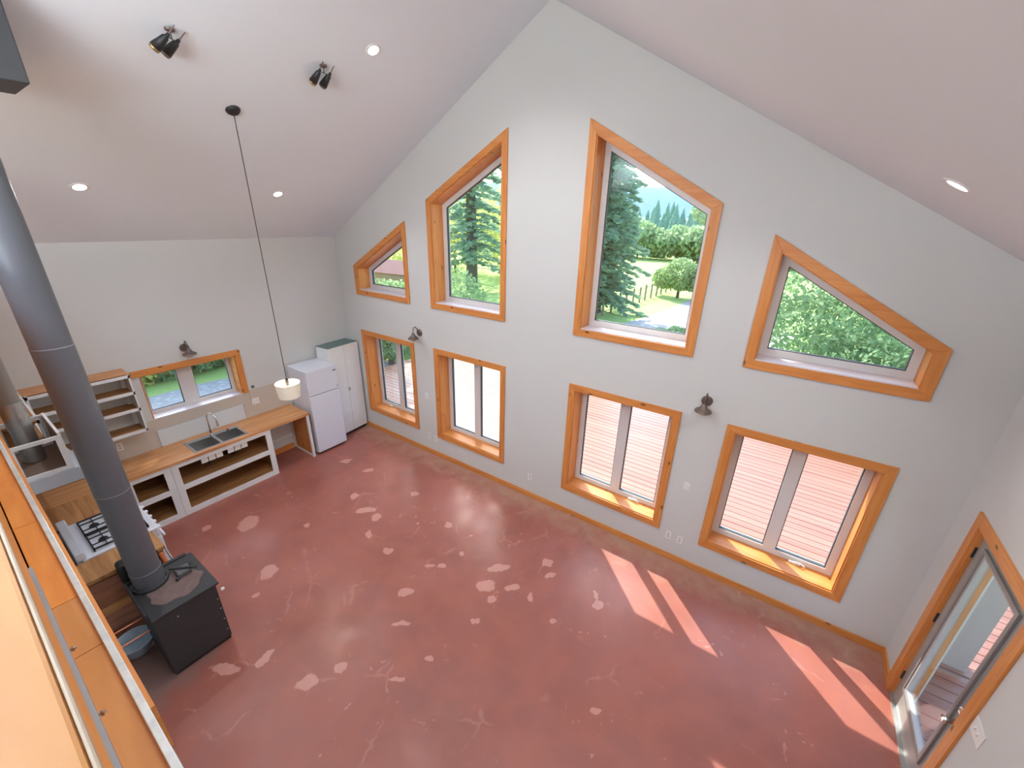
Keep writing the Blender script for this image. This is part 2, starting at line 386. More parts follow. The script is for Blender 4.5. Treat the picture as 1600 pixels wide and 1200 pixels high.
# ---- kitchen window in the left wall
r = thing('window_9', 'wide kitchen window over the sink with pine casing on top and right', 'window', (0, -2.7, 1.37), kind='structure')
boxes('casing_board', [(0, .02, -3.42, -2.01, 2.045, 2.135)], PY, r, .002); boxes('casing_board', [(0, .02, -2.10, -2.01, 1.36, 2.044)], PZ, r, .002)
boxes('jamb_board', [(-.24, 0, -3.33, -2.10, 2.032, 2.046)], PY, r); boxes('jamb_board', [(-.24, 0, -2.112, -2.098, 1.37, 2.032)], PX, r)
boxes('jamb_board', [(-.24, 0, -3.332, -3.318, 1.37, 2.032)], PX, r)
boxes('sill', [(-.24, .005, -3.33, -2.10, 1.36, 1.372)], SILLW, r)
q = [(-3.318, 1.372), (-2.112, 1.372), (-2.112, 2.032), (-3.318, 2.032)]; qi = inset(q, .05)
ring('sash_frame', q, qi, .2, .27, VINYL, r, left)
ym = -2.75; boxes('mullion', [(-.27, -.2, ym - .10, ym + .10, qi[0][1], qi[2][1])], VINYL, r)
for ya, yb in ((qi[0][0], ym - .10), (ym + .10, qi[1][0])):
    qq = [(ya, qi[0][1]), (yb, qi[0][1]), (yb, qi[2][1]), (ya, qi[2][1])]
    ring('gasket', qq, inset(qq, .008), .215, .25, GASKET, r, left)
    boxes('glass_pane', [(-.236, -.23, ya + .003, yb - .003, qi[0][1] + .003, qi[2][1] - .003)], glass(), r)
settle(r)

# ---- exterior door on the right wall
DGREY = plain('door_grey_paint', srgb(150, 146, 142), .3, var=.01)
r = thing('door_1', 'grey exterior door with a tall glass lite and pine casing on the right wall', 'door', (W, -.94, 0), kind='structure')
boxes('casing_board', [(W - .02, W, -.45, -.35, 0, 2.12)], PZ, r, .002); boxes('casing_board', [(W - .02, W, -1.54, -1.44, 0, 2.12)], PZ, r, .002)
boxes('casing_board', [(W - .02, W, -1.439, -.451, 2.02, 2.12)], PY, r, .002)
boxes('jamb_board', [(W, W + .18, -.465, -.45, 0, 2.02)], PZ, r); boxes('jamb_board', [(W, W + .18, -1.44, -1.425, 0, 2.02)], PZ, r); boxes('jamb_board', [(W, W + .18, -1.425, -.465, 2.005, 2.02)], PY, r)
boxes('threshold', [(W, W + .19, -1.425, -.465, -.02, .012)], GALV, r)
dq = [(-1.42, .015), (-.47, .015), (-.47, 2.0), (-1.42, 2.0)]; lq = [(-1.27, .27), (-.62, .27), (-.62, 1.9), (-1.27, 1.9)]
sl = ring('door_slab', dq, lq, .03, .075, DGREY, r, right)
ring('lite_moulding', [(-1.30, .24), (-.59, .24), (-.59, 1.93), (-1.30, 1.93)], lq, .012, .029, plain('door_moulding', srgb(128, 124, 122), .35), sl, right)
ring('lite_liner', inset(lq, -.001) if False else lq, inset(lq, .025), .02, .06, plain('lite_liner', srgb(168, 160, 156), .4), sl, right)
boxes('glass_pane', [(W + .048, W + .056, -1.246, -.644, .294, 1.876)], glass(), sl)
for z in (.28, 1.05, 1.8):
    tube('hinge', [(W + .022, -.468, z - .05), (W + .022, -.468, z + .05)], .009, IRON, sl, 8)
db = lathe('deadbolt', [(.0, -.005), (.03, -.005), (.032, -.018), (.02, -.026), (.0, -.027)], (W + .03, -1.365, 1.02), CHROME, sl, 'x', 24, False)
lathe('door_knob', [(.0, .0), (.034, 0), (.036, -.008), (.014, -.012), (.012, -.04), (.026, -.045), (.032, -.06), (.024, -.075), (0, -.078)], (W + .03, -1.365, .88), CHROME, sl, 'x', 24, False)
settle(r)

# ------------------------------------------------------------------ loft (camera side)
def plywood(name, c1, c2, seams):
    m, t, p = newmat(name); L = t.links.new; N = t.nodes.new
    tc = N('ShaderNodeTexCoord'); mp = N('ShaderNodeMapping'); mp.inputs['Scale'].default_value = (1.2, 9, 9)
    n = N('ShaderNodeTexNoise'); n.inputs['Scale'].default_value = 1.8; n.inputs['Detail'].default_value = 5; n.inputs['Distortion'].default_value = .6
    r = N('ShaderNodeValToRGB'); r.color_ramp.elements[0].position = .3; r.color_ramp.elements[1].position = .7; r.color_ramp.elements[0].color = c1; r.color_ramp.elements[1].color = c2
    L(tc.outputs['Object'], mp.inputs[0]); L(mp.outputs[0], n.inputs['Vector']); L(n.outputs[0], r.inputs[0]); L(r.outputs[0], p.inputs['Base Color']); p.inputs['Roughness'].default_value = .4
    return m
PLYA = plywood('varnished_plywood', srgb(206, 130, 56), srgb(224, 150, 74), 0); PLYB = plywood('pale_plywood', srgb(188, 128, 68), srgb(202, 144, 84), 0)
tag(boxes('loft_deck', [(0, W, YB, -4.86, 2.36, 2.6)], plain('loft_floor', srgb(180, 140, 96), .6)), kind='structure')
r = thing('guard_wall', 'plywood-capped guard wall along the loft edge, closest to the viewer', 'wall', (4.5, -4.92, 2.6))
boxes('core', [(0, W, -4.95, -4.866, 2.6, 3.83)], PLYA, r)
boxes('top_cap', [(0, W, -5.12, -4.809, 3.83, 3.852)], PLYB, r, .004)
boxes('edge_band', [(0, W, -4.8085, -4.804, 3.846, 3.8515)], plain('worn_grey_edge', srgb(176, 156, 134), .6, var=.15, scale=10), r, .002)
settle(r)
r = thing('edge_rail', 'thin galvanised rail with bolts along the guard wall cap', 'rail', (7, -4.81, 3.6))
boxes('rail_bar', [(6.29, W, -4.8125, -4.8065, 3.60, 3.612)], GALV, r)
for x in (6.565, 6.72, 6.875):
    bm = bmesh.new(); lathe_bm(bm, [(0, 0), (.0022, 0), (.0022, .008), (0, .008)], (x, -4.8065, 3.606), 'y', 8); lathe_bm(bm, [(0, .002), (.0045, .002), (.0045, .005), (0, .005)], (x, -4.8065, 3.606), 'y', 6); finish('bolt', bm, CHROME, r)
settle(r)
xs = [0, 2.72, 3.66, 5.0, 5.37, 6.3, 7.7, W]
r = thing('edge_ledge', 'orange plywood ledge below the guard wall at the loft rim', 'ledge', (4.5, -4.8, 2.6))
for i, (a, b) in enumerate(((0, 2.72), (2.72, 4.14), (4.14, 4.99), (4.99, 5.37), (5.37, 7.0), (7.0, W))):
    boxes('plywood_strip', [(a + .002, b - .002, -4.866, -4.766, 2.36, 2.6)], PLYB if i >= 3 else PLYA, r)
settle(r)
tag(boxes('metal_edge_strip', [(0, W, -4.766, -4.742, 2.38, 2.62)], plain('scuffed_white_metal', srgb(206, 214, 214), .35, .3, var=.25, scale=22), None, .003), 'long scuffed white metal strip along the loft rim', 'strip')
tag(boxes('fascia_board', [(0, 5.82, -4.742, -4.728, 2.36, 2.598)], PX), 'narrow orange fascia board fixed to the loft rim', 'board')
tag(boxes('wall_partition', [(0, W, -4.84, -4.735, 0, 2.355)], WALL), kind='structure')

# ------------------------------------------------------------------ kitchen: base cabinets along the left wall
def open_cabinet(name, label, y0, y1, z_mid, bottom=.09):
    r = thing(name, label, 'cabinet', (.3, (y0 + y1) / 2, 0), 'open base cabinets')
    X = .636; s = .085
    boxes('face_frame', [(X - .02, X, y0, y0 + s, 0, .868), (X - .02, X, y1 - s, y1, 0, .868), (X - .02, X, y0 + s, y1 - s, .80, .868), (X - .02, X, y0 + s, y1 - s, .42, .50), (X - .02, X, y0 + s, y1 - s, 0, .085)], WHITE, r)
    boxes('side_panel', [(.02, X - .02, y0, y0 + .018, 0, .868)], OSB, r); boxes('side_panel', [(.02, X - .02, y1 - .018, y1, 0, .868)], OSB, r)
    boxes('back_panel', [(.01, .02, y0 + .018, y1 - .018, 0, .868)], OSB, r)
    boxes('shelf', [(.02, X - .02, y0 + .018, y1 - .018, .46, .48)], OSB, r); boxes('bottom_panel', [(.02, X - .02, y0 + .018, y1 - .018, .05, .075)], OSB, r)
    settle(r); return r
open_cabinet('base_cabinet', 'white-framed open base cabinet under the double sink', -3.455, -2.07, .46)
open_cabinet('base_cabinet', 'white-framed open base cabinet left of the sink cabinet', -3.97, -3.458, .46)
r = thing('end_panel', 'wooden counter end panel with white front edge beside the fridge', 'panel', (.3, -1.40, 0))
boxes('panel_board', [(.02, .60, -1.415, -1.395, .04, .868)], PZ, r); boxes('edge_strip', [(.60, .636, -1.43, -1.385, 0, .868)], WHITE, r); boxes('edge_strip', [(.02, .6, -1.43, -1.385, 0, .04)], WHITE, r)
boxes('edge_strip', [(.02, .045, -1.43, -1.385, .04, .868)], WHITE, r)
settle(r)
tag(boxes('wall_cleat', [(0, .02, -2.06, -1.44, .26, .32)], WHITE, None, .003), 'white horizontal cleat on wall beneath the counter near the fridge', 'cleat')
# ---- worktop with a cut-out for the sink
bm = bmesh.new(); ST = [(.0, -4.733), (.655, -4.733), (.655, -1.375), (0, -1.375)]
cut = [(.17, -3.10), (.17, -2.40), (.585, -2.40), (.585, -3.10)]
wt = wall_mesh('countertop', ST, [cut], .87, .91, BUTCH, lambda p, d: (p[0], p[1], d))
del wt['kind']; tag(wt, 'long worn butcher-block worktop along the left wall with sink cut in', 'countertop')
tag(boxes('countertop', [(.657, 1.24, -4.733, -4.0, .87, .91)], OSBX, None, .004), 'rough plywood worktop between the wall corner and the white range', 'countertop')
tag(boxes('countertop', [(2.06, 2.43, -4.733, -4.06, .87, .91)], OSBX, None, .004), 'short rough worktop between the white range and the wood stove', 'countertop')
# ---- sink
r = thing('double_sink', 'stainless double-bowl sink set into the worktop under the window', 'sink', (.38, -2.75, .91))
so_ = [(.15, -3.125), (.605, -3.125), (.605, -2.375), (.15, -2.375)]
wm = wall_mesh('rim', so_, [[(.24, -3.09), (.575, -3.09), (.575, -2.77), (.24, -2.77)], [(.24, -2.73), (.575, -2.73), (.575, -2.41), (.24, -2.41)]], .911, .917, STEEL, lambda p, d: (p[0], p[1], d)); del wm['kind']; wm.parent = r
for y0 in (-3.09, -2.73):
    bm = bmesh.new(); y1 = y0 + .32
    def lv(i, z): return [bm.verts.new(c) for c in ((.24 + i, y0 + i, z), (.575 - i, y0 + i, z), (.575 - i, y1 - i, z), (.24 + i, y1 - i, z))]
    a, b, c = lv(0, .915), lv(.012, .74), lv(.03, .72)
    for u, v in ((a, b), (b, c)):
        for k in range(4): bm.faces.new((u[k], u[(k + 1) % 4], v[(k + 1) % 4], v[k]))
    bm.faces.new(c)
    bw = finish('bowl', bm, STEEL, r); sm = bw.modifiers.new('t', 'SOLIDIFY'); sm.thickness = .002
    bd = lathe('drain', [(.045, .7215), (.045, .7235), (.03, .7225), (0, .7225)], (.41, y0 + .16, 0), CHROME, bw, n=20)
    boxes('sound_pad', [(.580, .596, y0 + .012 + .1 * q_, y0 + .10 + .1 * q_, .70, .80) for q_ in range(3)], PLASTIC, bw)
    tube('drain_pipe', [(.41, y0 + .16, .718), (.41, y0 + .16, .6), (.36, y0 + .16, .56), (.2, -2.75, .56)], .02, IRON, bw, 10)
settle(r)
r = thing('faucet', 'chrome gooseneck faucet standing behind the double sink', 'faucet', (.195, -2.75, .917))
lathe('base', [(0, 0), (.03, 0), (.028, .02), (.016, .03), (.015, .1), (0, .1)], (.195, -2.75, .918), CHROME, r, n=24)
pts = [(.195, -2.75, 1.0), (.195, -2.75, 1.22)] + [(.195 + .09 - .09 * math.cos(a), -2.75 + .06 * (1 - math.cos(a)) / 2 , 1.22 + .09 * math.sin(a)) for a in [PI * i / 10 for i in range(1, 11)]] + [(.375, -2.69, 1.19)]
tube('spout', pts, .0115, CHROME, r, 12); tube('spray_head', [(.375, -2.69, 1.2), (.378, -2.688, 1.11)], [.015, .019], CHROME, r, 12)
tube('lever', [(.20, -2.72, .99), (.21, -2.66, 1.03)], .006, CHROME, r, 8)
settle(r)
tag(lathe('sink_stopper', [(0, .0), (.018, 0), (.02, .008), (.006, .012), (0, .02)], (.2, -2.52, .918), plain('red_rubber', srgb(150, 70, 66), .5), None, n=16), 'small reddish sink stopper on the rim right of the faucet', 'stopper')
# ---- things hanging under the sink seen through the opening
for i, (ya, yb) in enumerate(((-3.0, -2.86), (-2.84, -2.70), (-2.66, -2.5))):
    pass
# ---- backsplash
TILE = plain('beige_splash', srgb(192, 180, 168), .5, var=.06, scale=5)
tag(boxes('tile_backsplash', [(0, .008, -4.733, -3.36, .91, 1.36), (0, .008, -3.36, -2.01, 1.19, 1.355), (0, .008, -2.13, -1.36, .91, 1.19), (0, .008, -2.005, -1.36, 1.19, 1.39)], TILE), 'beige backsplash on the left wall between worktop and window', 'backsplash')
tag(boxes('splash_board', [(0, .02, -3.34, -2.15, .915, 1.185)], plain('white_board', srgb(206, 210, 212), .4)), 'smooth white splash board on the wall behind the sink', 'board')

# ---- wall shelf units
def shelf_box(r, x0, x1, y0, y1, zs, front, mats):
    pass
r = thing('wall_shelf', 'white-framed wooden wall shelf of four levels left of the kitchen window', 'shelf', (.15, -3.95, 1.36))
y0, y1, X = -4.42, -3.48, .30
for z in (1.37, 1.69, 1.93, 2.17):
    b = boxes('shelf_board', [(.0, X - .02, y0, y1 - .02, z - .012, z + .01)], OSB, r)
    boxes('face_rail', [(X - .02, X, y0, y1, z - .022, z + .018)], WHITE, r)
boxes('top_board', [(0, X, y0 - .02, y1 + .003, 2.2, 2.215)], BUTCH, r)
boxes('side_panel', [(.0, X, y1 - .018, y1, 1.35, 2.2)], WHITE, r); boxes('side_panel', [(.0, X, y0, y0 + .018, 1.35, 2.2)], WHITE, r)
boxes('corner_stile', [(.0, .03, y1 - .06, y1 - .018, 1.39, 2.15)], WHITE, r)
settle(r)
r = thing('wall_shelf', 'narrow white-framed corner shelf on the partition wall behind the duct', 'shelf', (.6, -4.55, 1.5))
for z in (1.5, 1.75, 2.0, 2.2):
    boxes('shelf_board', [(.02, 1.28, -4.733, -4.46, z - .012, z + .01)], OSBX, r); boxes('face_rail', [(.02, 1.28, -4.46, -4.44, z - .022, z + .018)], WHITE, r)
for x in (.30, .75, 1.24): boxes('stile', [(x, x + .04, -4.46, -4.438, 1.48, 2.22)], WHITE, r)
settle(r)
r = thing('hood_cabinet', 'open white-framed cabinet above the range hood with duct running through', 'cabinet', (1.68, -4.55, 1.93))
X0, X1, Y0, Y1, Z0, Z1 = 1.32, 2.05, -4.733, -4.40, 1.93, 2.28
for xx in (X0, X1 - .02):
    boxes('side_frame', [(xx, xx + .02, Y0, Y1, Z1 - .035, Z1), (xx, xx + .02, Y0, Y1, Z0, Z0 + .035), (xx, xx + .02, Y1 - .045, Y1, Z0 + .035, Z1 - .035), (xx, xx + .02, Y0, Y0 + .03, Z0 + .035, Z1 - .035)], WHITE, r)
boxes('bottom_panel', [(X0 + .02, X1 - .02, Y0, Y1, Z0, Z0 + .015)], plain('dark_wood_panel', srgb(120, 98, 84), .6), r)
boxes('front_panel', [(X0 + .02, X1 - .02, Y1 - .02, Y1, Z0 + .015, Z1)], plain('dark_wood_panel2', srgb(128, 106, 92), .6), r)
boxes('front_rail', [(X0 + .02, X1 - .02, Y1 - .018, Y1 + .002, Z1, Z1 + .02)], WHITE, r)
settle(r)
r = thing('range_hood', 'low stainless range hood mounted under the open cabinet above the range', 'range hood', (1.68, -4.5, 1.78))
bm = bmesh.new(); a = [bm.verts.new(c) for c in ((1.3, -4.733, 1.928), (2.06, -4.733, 1.928), (2.06, -4.38, 1.928), (1.3, -4.38, 1.928))]; b = [bm.verts.new(c) for c in ((1.3, -4.733, 1.79), (2.06, -4.733, 1.79), (2.06, -4.32, 1.79), (1.3, -4.32, 1.79))]
bm.faces.new(a); bm.faces.new(b)
for k in range(4): bm.faces.new((a[k], a[(k + 1) % 4], b[(k + 1) % 4], b[k]))
finish('hood_shell', bm, plain('brushed_pale_steel', srgb(196, 206, 216), .3, .35, var=.05), r, bevel=.004); boxes('filter', [(1.36, 2.0, -4.64, -4.36, 1.782, 1.79)], GALV, r); settle(r)
# flue duct
r = thing('vent_duct', 'grey galvanised vent duct rising through the hood cabinet to the ceiling', 'duct', (1.6, -4.54, 1.95))
tube('duct_pipe', [(1.62, -4.59, 1.95), (1.62, -4.59, 2.30)], .078, GALV, r, 28); tube('duct_pipe', [(1.62, -4.59, 2.29), (1.62, -4.59, 2.56)], .082, GALV, r, 28); tube('duct_pipe', [(1.62, -4.59, 2.55), (1.62, -4.59, 4.75)], .075, plain('painted_duct', srgb(140, 134, 128), .5, .3, var=.12), r, 28)
for z in (2.33, 2.40, 2.48, 2.53):
    for a in (.3, 1.1): 
        x, y = 1.62 + .081 * math.cos(a), -4.59 + .081 * math.sin(a); lathe('rivet', [(0, 0), (.006, 0), (.004, .004), (0, .005)], (x, y - .002, z), CHROME, r, 'x', 8, False)
settle(r)
# ---- range
r = thing('gas_range', 'white gas range with black grates standing against the partition wall', 'stove', (1.65, -4.33, 0))
boxes('body', [(1.25, 2.05, -4.66, -4.03, .02, .90)], APPL, r, .006)
boxes('cooktop', [(1.245, 2.055, -4.62, -4.0, .90, .925)], APPL, r, .008)
boxes('back_guard', [(1.245, 2.055, -4.66, -4.585, .925, 1.02)], APPL, r, .012)
boxes('control_panel', [(1.25, 2.05, -4.03, -3.995, .80, .90)], APPL, r, .006)
boxes('oven_door', [(1.27, 2.03, -4.03, -3.99, .22, .78)], APPL, r, .008); tube('oven_handle', [(1.33, -3.96, .74), (1.97, -3.96, .74)], .012, APPL, r)
for i in range(5):
    lathe('control_knob', [(.022, 0), (.022, .02), (.016, .035), (0, .036)], (1.37 + .14 * i, -3.995, .85), APPL, r, 'y', 16, False)
for (xa, xb) in ((1.31, 1.64), (1.66, 1.99)):
    L_ = []
    for x in (xa, xb - .014): L_.append((x, x + .014, -4.52, -4.06, .945, .96))
    for y in (-4.52, -4.3, -4.074): L_.append((xa, xb, y, y + .014, .945, .96))
    for x in (xa + .09, xb - .10): L_.append((x, x + .008, -4.52, -4.06, .948, .96))
    for y in (-4.41, -4.185): L_.append((xa, xb, y, y + .008, .948, .96))
    for x in (xa, xb - .014):
        for y in (-4.52, -4.074): L_.append((x, x + .014, y, y + .014, .925, .945))
    boxes('grate', L_, IRON, r)
    for y in (-4.41, -4.18): lathe('burner', [(.042, .925), (.042, .935), (.032, .944), (0, .945)], ((xa + xb) / 2, y, 0), IRON, r, n=20)
settle(r)
# ---- cabinet right of the range: planked end
r = thing('planked_cabinet', 'end of counter run clad in rough horizontal brown planks beside the stove', 'cabinet', (2.24, -4.38, 0))
boxes('carcass', [(2.07, 2.40, -4.733, -4.08, 0, .868)], OSB, r)
WD = [wood('plank_%d' % i, c, tuple(min(1, v * 1.35) for v in c[:3]) + (1,), 1, 1, .6, False) for i, c in enumerate((srgb(156, 104, 76), srgb(200, 144, 92), srgb(172, 118, 90), srgb(142, 94, 74)))]
for i in range(8): boxes('plank', [(2.402, 2.42, -4.733, -4.09, .1 * i + .04, .1 * i + .136)], WD[(i * 3 + i // 3) % 4], r, .003)
settle(r)
r = thing('fire_poker', 'thin dark fire poker leaning against the planked cabinet end', 'poker', (2.47, -4.25, 0))
tube('rod', [(2.54, -4.28, .02), (2.435, -4.30, .80)], .007, IRON, r, 8)
bm = bmesh.new(); tube_bm(bm, [(2.435 + .0 * math.sin(a), -4.30 + .03 * math.sin(a), .83 - .03 * math.cos(a)) for a in [2 * PI * i / 12 for i in range(13)]], .005, 8); finish('ring_handle', bm, IRON, r, True); settle(r)
r = thing('wash_tub', 'shallow blue-grey galvanised tub on the floor between stove and wall', 'tub', (2.62, -4.56, 0))
bt = plain('blue_grey_zinc', srgb(186, 206, 222), .35, .1, var=.12)
lathe('tub_body', [(0, .01), (.11, .01), (.16, .15), (.168, .155), (.164, .162), (.152, .152), (.105, .02), (0, .018)], (2.62, -4.56, 0), bt, r, n=36, caps=False)
settle(r)
for i, (x, z) in enumerate(((2.80, .5), (3.02, .5))):
    tag(tube('copper_pipe', [(x, -4.733, z), (x, -4.455, z)], .009, COPPER, None, 10), ('copper pipe crossing above the tub from wall to stove' if i == 0 else 'copper pipe from wall to stove, nearer the stove front'), 'pipe')
r = thing('fireplace_tool', 'small orange and black tool hanging by the short worktop end', 'tool', (2.46, -4.12, .6))
tube('orange_grip', [(2.45, -4.115, .86), (2.52, -4.10, .66)], .022, plain('orange_paint', srgb(214, 120, 70), .5), r, 12)
tube('black_strap', [(2.44, -4.14, .90), (2.455, -4.145, .76), (2.50, -4.14, .62)], .012, IRON, r, 8)
tube('grey_rod', [(2.47, -4.07, .90), (2.55, -4.05, .72), (2.57, -4.03, .70)], .01, GALV, r, 8)
settle(r)

# ------------------------------------------------------------------ wood stove with its pipe
RUST = plain('rusty_brown', srgb(112, 92, 88), .8, var=.25, scale=20)
r = thing('wood_stove', 'black steel box wood stove with a rusty top beside the partition wall', 'stove', (2.93, -4.18, 0))
boxes('body', [(2.66, 3.245, -4.44, -3.93, .04, .76)], BLACK, r, .008)
boxes('top_plate', [(2.58, 3.265, -4.45, -3.905, .76, .785)], BLACK, r, .006)
boxes('base_skirt', [(2.69, 3.23, -4.43, -3.94, 0, .04)], IRON, r)
bm = bmesh.new(); n = 40; c = bm.verts.new((2.98, -4.13, .7865)); ringv = []
random.seed(3)
for k in range(n):
    a = 2 * PI * k / n; rr = 1 + .06 * math.sin(5 * a) + .04 * math.sin(9 * a + 1); ringv.append(bm.verts.new((2.98 + .20 * rr * math.cos(a), -4.17 + .215 * rr * math.sin(a), .7865)))
for k in range(n): bm.faces.new((c, ringv[k], ringv[(k + 1) % n]))
finish('rust_patch', bm, RUST, r)
boxes('back_flange', [(2.60, 3.20, -4.468, -4.452, .72, .83)], BLACK, r, .003)
boxes('heat_shield', [(2.42, 2.56, -4.46, -4.30, .74, 1.0)], IRON, r, .03)
boxes('warming_lip', [(2.56, 2.60, -4.45, -3.95, .60, .80)], BLACK, r, .003)
cp = boxes('damper_latch', [(2.79, 2.91, -4.12, -4.00, .787, .84)], plain('worn_iron', srgb(92, 92, 94), .5), r, .012)
tube('latch_bar', [(2.76, -4.14, .845), (2.94, -3.97, .845)], .014, BLACK, cp, 8); tube('latch_bar', [(2.77, -3.98, .80), (2.93, -4.14, .80)], .016, BLACK, cp, 8)
lathe('knob', [(0, 0), (.014, 0), (.018, .012), (.01, .03), (0, .032)], (3.24, -3.90, .66), PLASTIC, r, 'y', 14, False)
for z in (.15, .3, .45, .58): lathe('rivet', [(0, 0), (.007, 0), (.004, .005), (0, .006)], (3.245, -3.95, z), GALV, r, 'x', 8, False)
lathe('rivet', [(0, 0), (.008, 0), (.005, .006), (0, .007)], (3.246, -4.27, .66), GALV, r, 'x', 8, False)
lathe('flue_collar', [(.135, .785), (.145, .79), (.14, .815), (.128, .82)], (2.745, -4.30, 0), BLACK, r, n=36, caps=False)
settle(r)
r = thing('stove_pipe', 'tall black stove pipe rising from wood stove to the ceiling', 'pipe', (2.745, -4.30, .79))
PIPE = plain('matte_black_pipe', srgb(98, 100, 106), .42, .2, var=.12, scale=3)
pipe_z = [.79, .98, 1.90, 3.25, 4.6, 5.45]
for i, (a, b) in enumerate(zip(pipe_z, pipe_z[1:])):
    tube('pipe_section', [(2.745, -4.30, a), (2.745, -4.30, b + .0)], .122 - .002 * (i % 2), PIPE, r, 40)
    if 0 < i: lathe('seam_ring', [(.1215, a - .004), (.1235, a - .002), (.1235, a + .002), (.1215, a + .004)], (2.745, -4.30, 0), plain('seam_grey', srgb(136, 138, 142), .4), r, n=40, caps=False)
boxes('ceiling_box', [(2.48, 2.98, -4.54, -3.95, 4.98, 5.6)], BLACK, r, .006)
settle(r)

# ------------------------------------------------------------------ fridge and tall cabinet
r = thing('refrigerator', 'white top-freezer refrigerator beside the worktop end', 'refrigerator', (.36, -1.03, 0))
boxes('body', [(.04, .61, -1.325, -.735, .03, 1.655)], APPL, r, .008)
boxes('freezer_door', [(.615, .672, -1.327, -.732, 1.20, 1.65)], APPL, r, .012); fd = boxes('fridge_door', [(.615, .672, -1.327, -.732, .05, 1.19)], APPL, r, .012)
boxes('top_trim', [(.04, .672, -1.327, -.732, 1.651, 1.662)], APPL, r, .004)
boxes('badge', [(.672, .675, -.82, -.76, 1.56, 1.585)], plain('badge_grey', srgb(110, 112, 120), .4), r); boxes('badge', [(.672, .675, -.78, -.765, 1.25, 1.27)], plain('badge_dark', srgb(90, 80, 84), .4), r)
boxes('kick_plate', [(.58, .60, -1.31, -.75, 0, .05)], IRON, r)
settle(r)
r = thing('tall_cabinet', 'tall white two-door cabinet in the corner behind the refrigerator', 'cabinet', (.2, -.38, 0))
boxes('carcass', [(.012, .36, -.71, -.04, .07, 1.90)], WHITE, r); boxes('top_panel', [(.012, .375, -.715, -.035, 1.90, 1.906)], plain('dusty_green_top', srgb(104, 122, 120), .7), r)
for ya, yb, yh in ((-.712, -.377, -.39), (-.373, -.038, -.36)):
    d = boxes('door', [(.362, .38, ya, yb, .075, 1.9)], WHITE, r, .003); boxes('handle', [(.381, .40, yh - .006, yh + .006, .95, 1.03)], CHROME, d, .004)
boxes('plinth', [(.012, .34, -.70, -.05, 0, .07)], IRON, r)
settle(r); r.rotation_euler = (0, 0, math.radians(5)); r.location = (.245, -.40, 0)

# ------------------------------------------------------------------ wall fittings
def sconce(label, loc, ang):
    """gooseneck sconce; local frame: wall at y=0, room towards -y"""
    r = thing('wall_sconce', label, 'wall lamp', (0, 0, 0), 'gooseneck wall sconces')
    lathe('back_plate', [(.0, -.03), (.045, -.028), (.06, -.012), (.062, 0)], (0, 0, 0), BRONZE, r, 'y', 28, False)
    tube('neck', [(0, -.03, .01), (0, -.05, .07), (0, -.09, .12), (0, -.135, .11), (0, -.15, .06), (0, -.15, .01)], .007, BRONZE, r, 10)
    lathe('shade', [(.018, .02), (.03, .0), (.035, -.02), (.05, -.04), (.085, -.06), (.092, -.075), (.09, -.08), (.07, -.06), (.02, -.02)], (0, -.15, 0), BRONZE, r, 'z', 32, False)
    lathe('bulb_glass', [(.0, -.13), (.03, -.12), (.045, -.10), (.05, -.07), (.04, -.05)], (0, -.15, 0), plain('frosted_glass', srgb(206, 196, 184), .3), r, 'z', 24, False)
    r.location = loc; r.rotation_euler = (0, 0, ang); return r
sconce('bronze gooseneck wall sconce above the kitchen window', (0, -2.72, 2.33), PI / 2)
sconce('bronze gooseneck wall sconce at the top right of the far-left lower window', (2.16, 0, 2.37), 0)
sconce('bronze gooseneck wall sconce between the two right-hand lower windows', (6.82, 0, 2.37), 0)
def plate(label, x, z, w_, h, cat, side='g', kind='switch'):
    r = thing('wall_switch' if kind == 'switch' else 'power_outlet', label, cat, (0, 0, 0), 'wall plates')
    boxes('cover_plate', [(-w_ / 2, w_ / 2, -.006, 0, -h / 2, h / 2)], PLASTIC, r, .002)
    n_ = max(1, round(w_ / .07)); 
    for i in range(n_):
        cx = (i - (n_ - 1) / 2) * .046
        if kind == 'switch': boxes('toggle', [(cx - .005, cx + .005, -.016, -.006, -.012, .012)], PLASTIC, r)
        else:
            for dz in (-.02, .02): boxes('socket', [(cx - .013, cx + .013, -.008, -.006, dz - .012, dz + .012)], plain('socket_grey', srgb(170, 168, 164), .5), r, .002)
    if side == 'g': r.location = (x, 0, z)
    elif side == 'l': r.location = (0.008, x, z); r.rotation_euler = (0, 0, PI / 2)
    else: r.location = (W, x, z); r.rotation_euler = (0, 0, -PI / 2)
plate('white switch plate between the two left lower windows', 2.247, 1.20, .075, .115, 'switch')
plate('white outlet low on wall between left windows, the left of two', 2.262, .375, .07, .115, 'outlet', kind='outlet')
plate('white outlet low on wall between left windows, the right of two', 2.415, .362, .07, .115, 'outlet', kind='outlet')
plate('white outlet alone low on wall between the two middle lower windows', 4.52, .375, .07, .115, 'outlet', kind='outlet')
plate('white switch plate between the two right lower windows', 6.81, 1.19, .075, .115, 'switch')
plate('white outlet low between the right lower windows, the blank left one', 6.715, .375, .07, .115, 'outlet', kind='outlet')
plate('white outlet low between right lower windows, the right one with dark socket', 6.862, .368, .07, .115, 'outlet', kind='outlet')
plate('wide white switch plate on the backsplash near the fridge', -1.94, 1.17, .12, .115, 'switch', 'l')
plate('wide white switch plate on the right wall beside the door', -1.63, 1.16, .165, .125, 'switch', 'r')
plate('white outlet on the backsplash left of the sink behind the stove pipe', -3.78, 1.12, .07, .115, 'outlet', 'l', 'outlet')
o = lathe('wall_dial', [(.0, .02), (.02, .02), (.026, .012), (.028, 0)], (0, -1.93, 1.435), plain('green_dial', srgb(84, 110, 104), .4), None, 'x', 20, False); tag(o, 'small round dark green dial on wall right of kitchen window', 'dial')

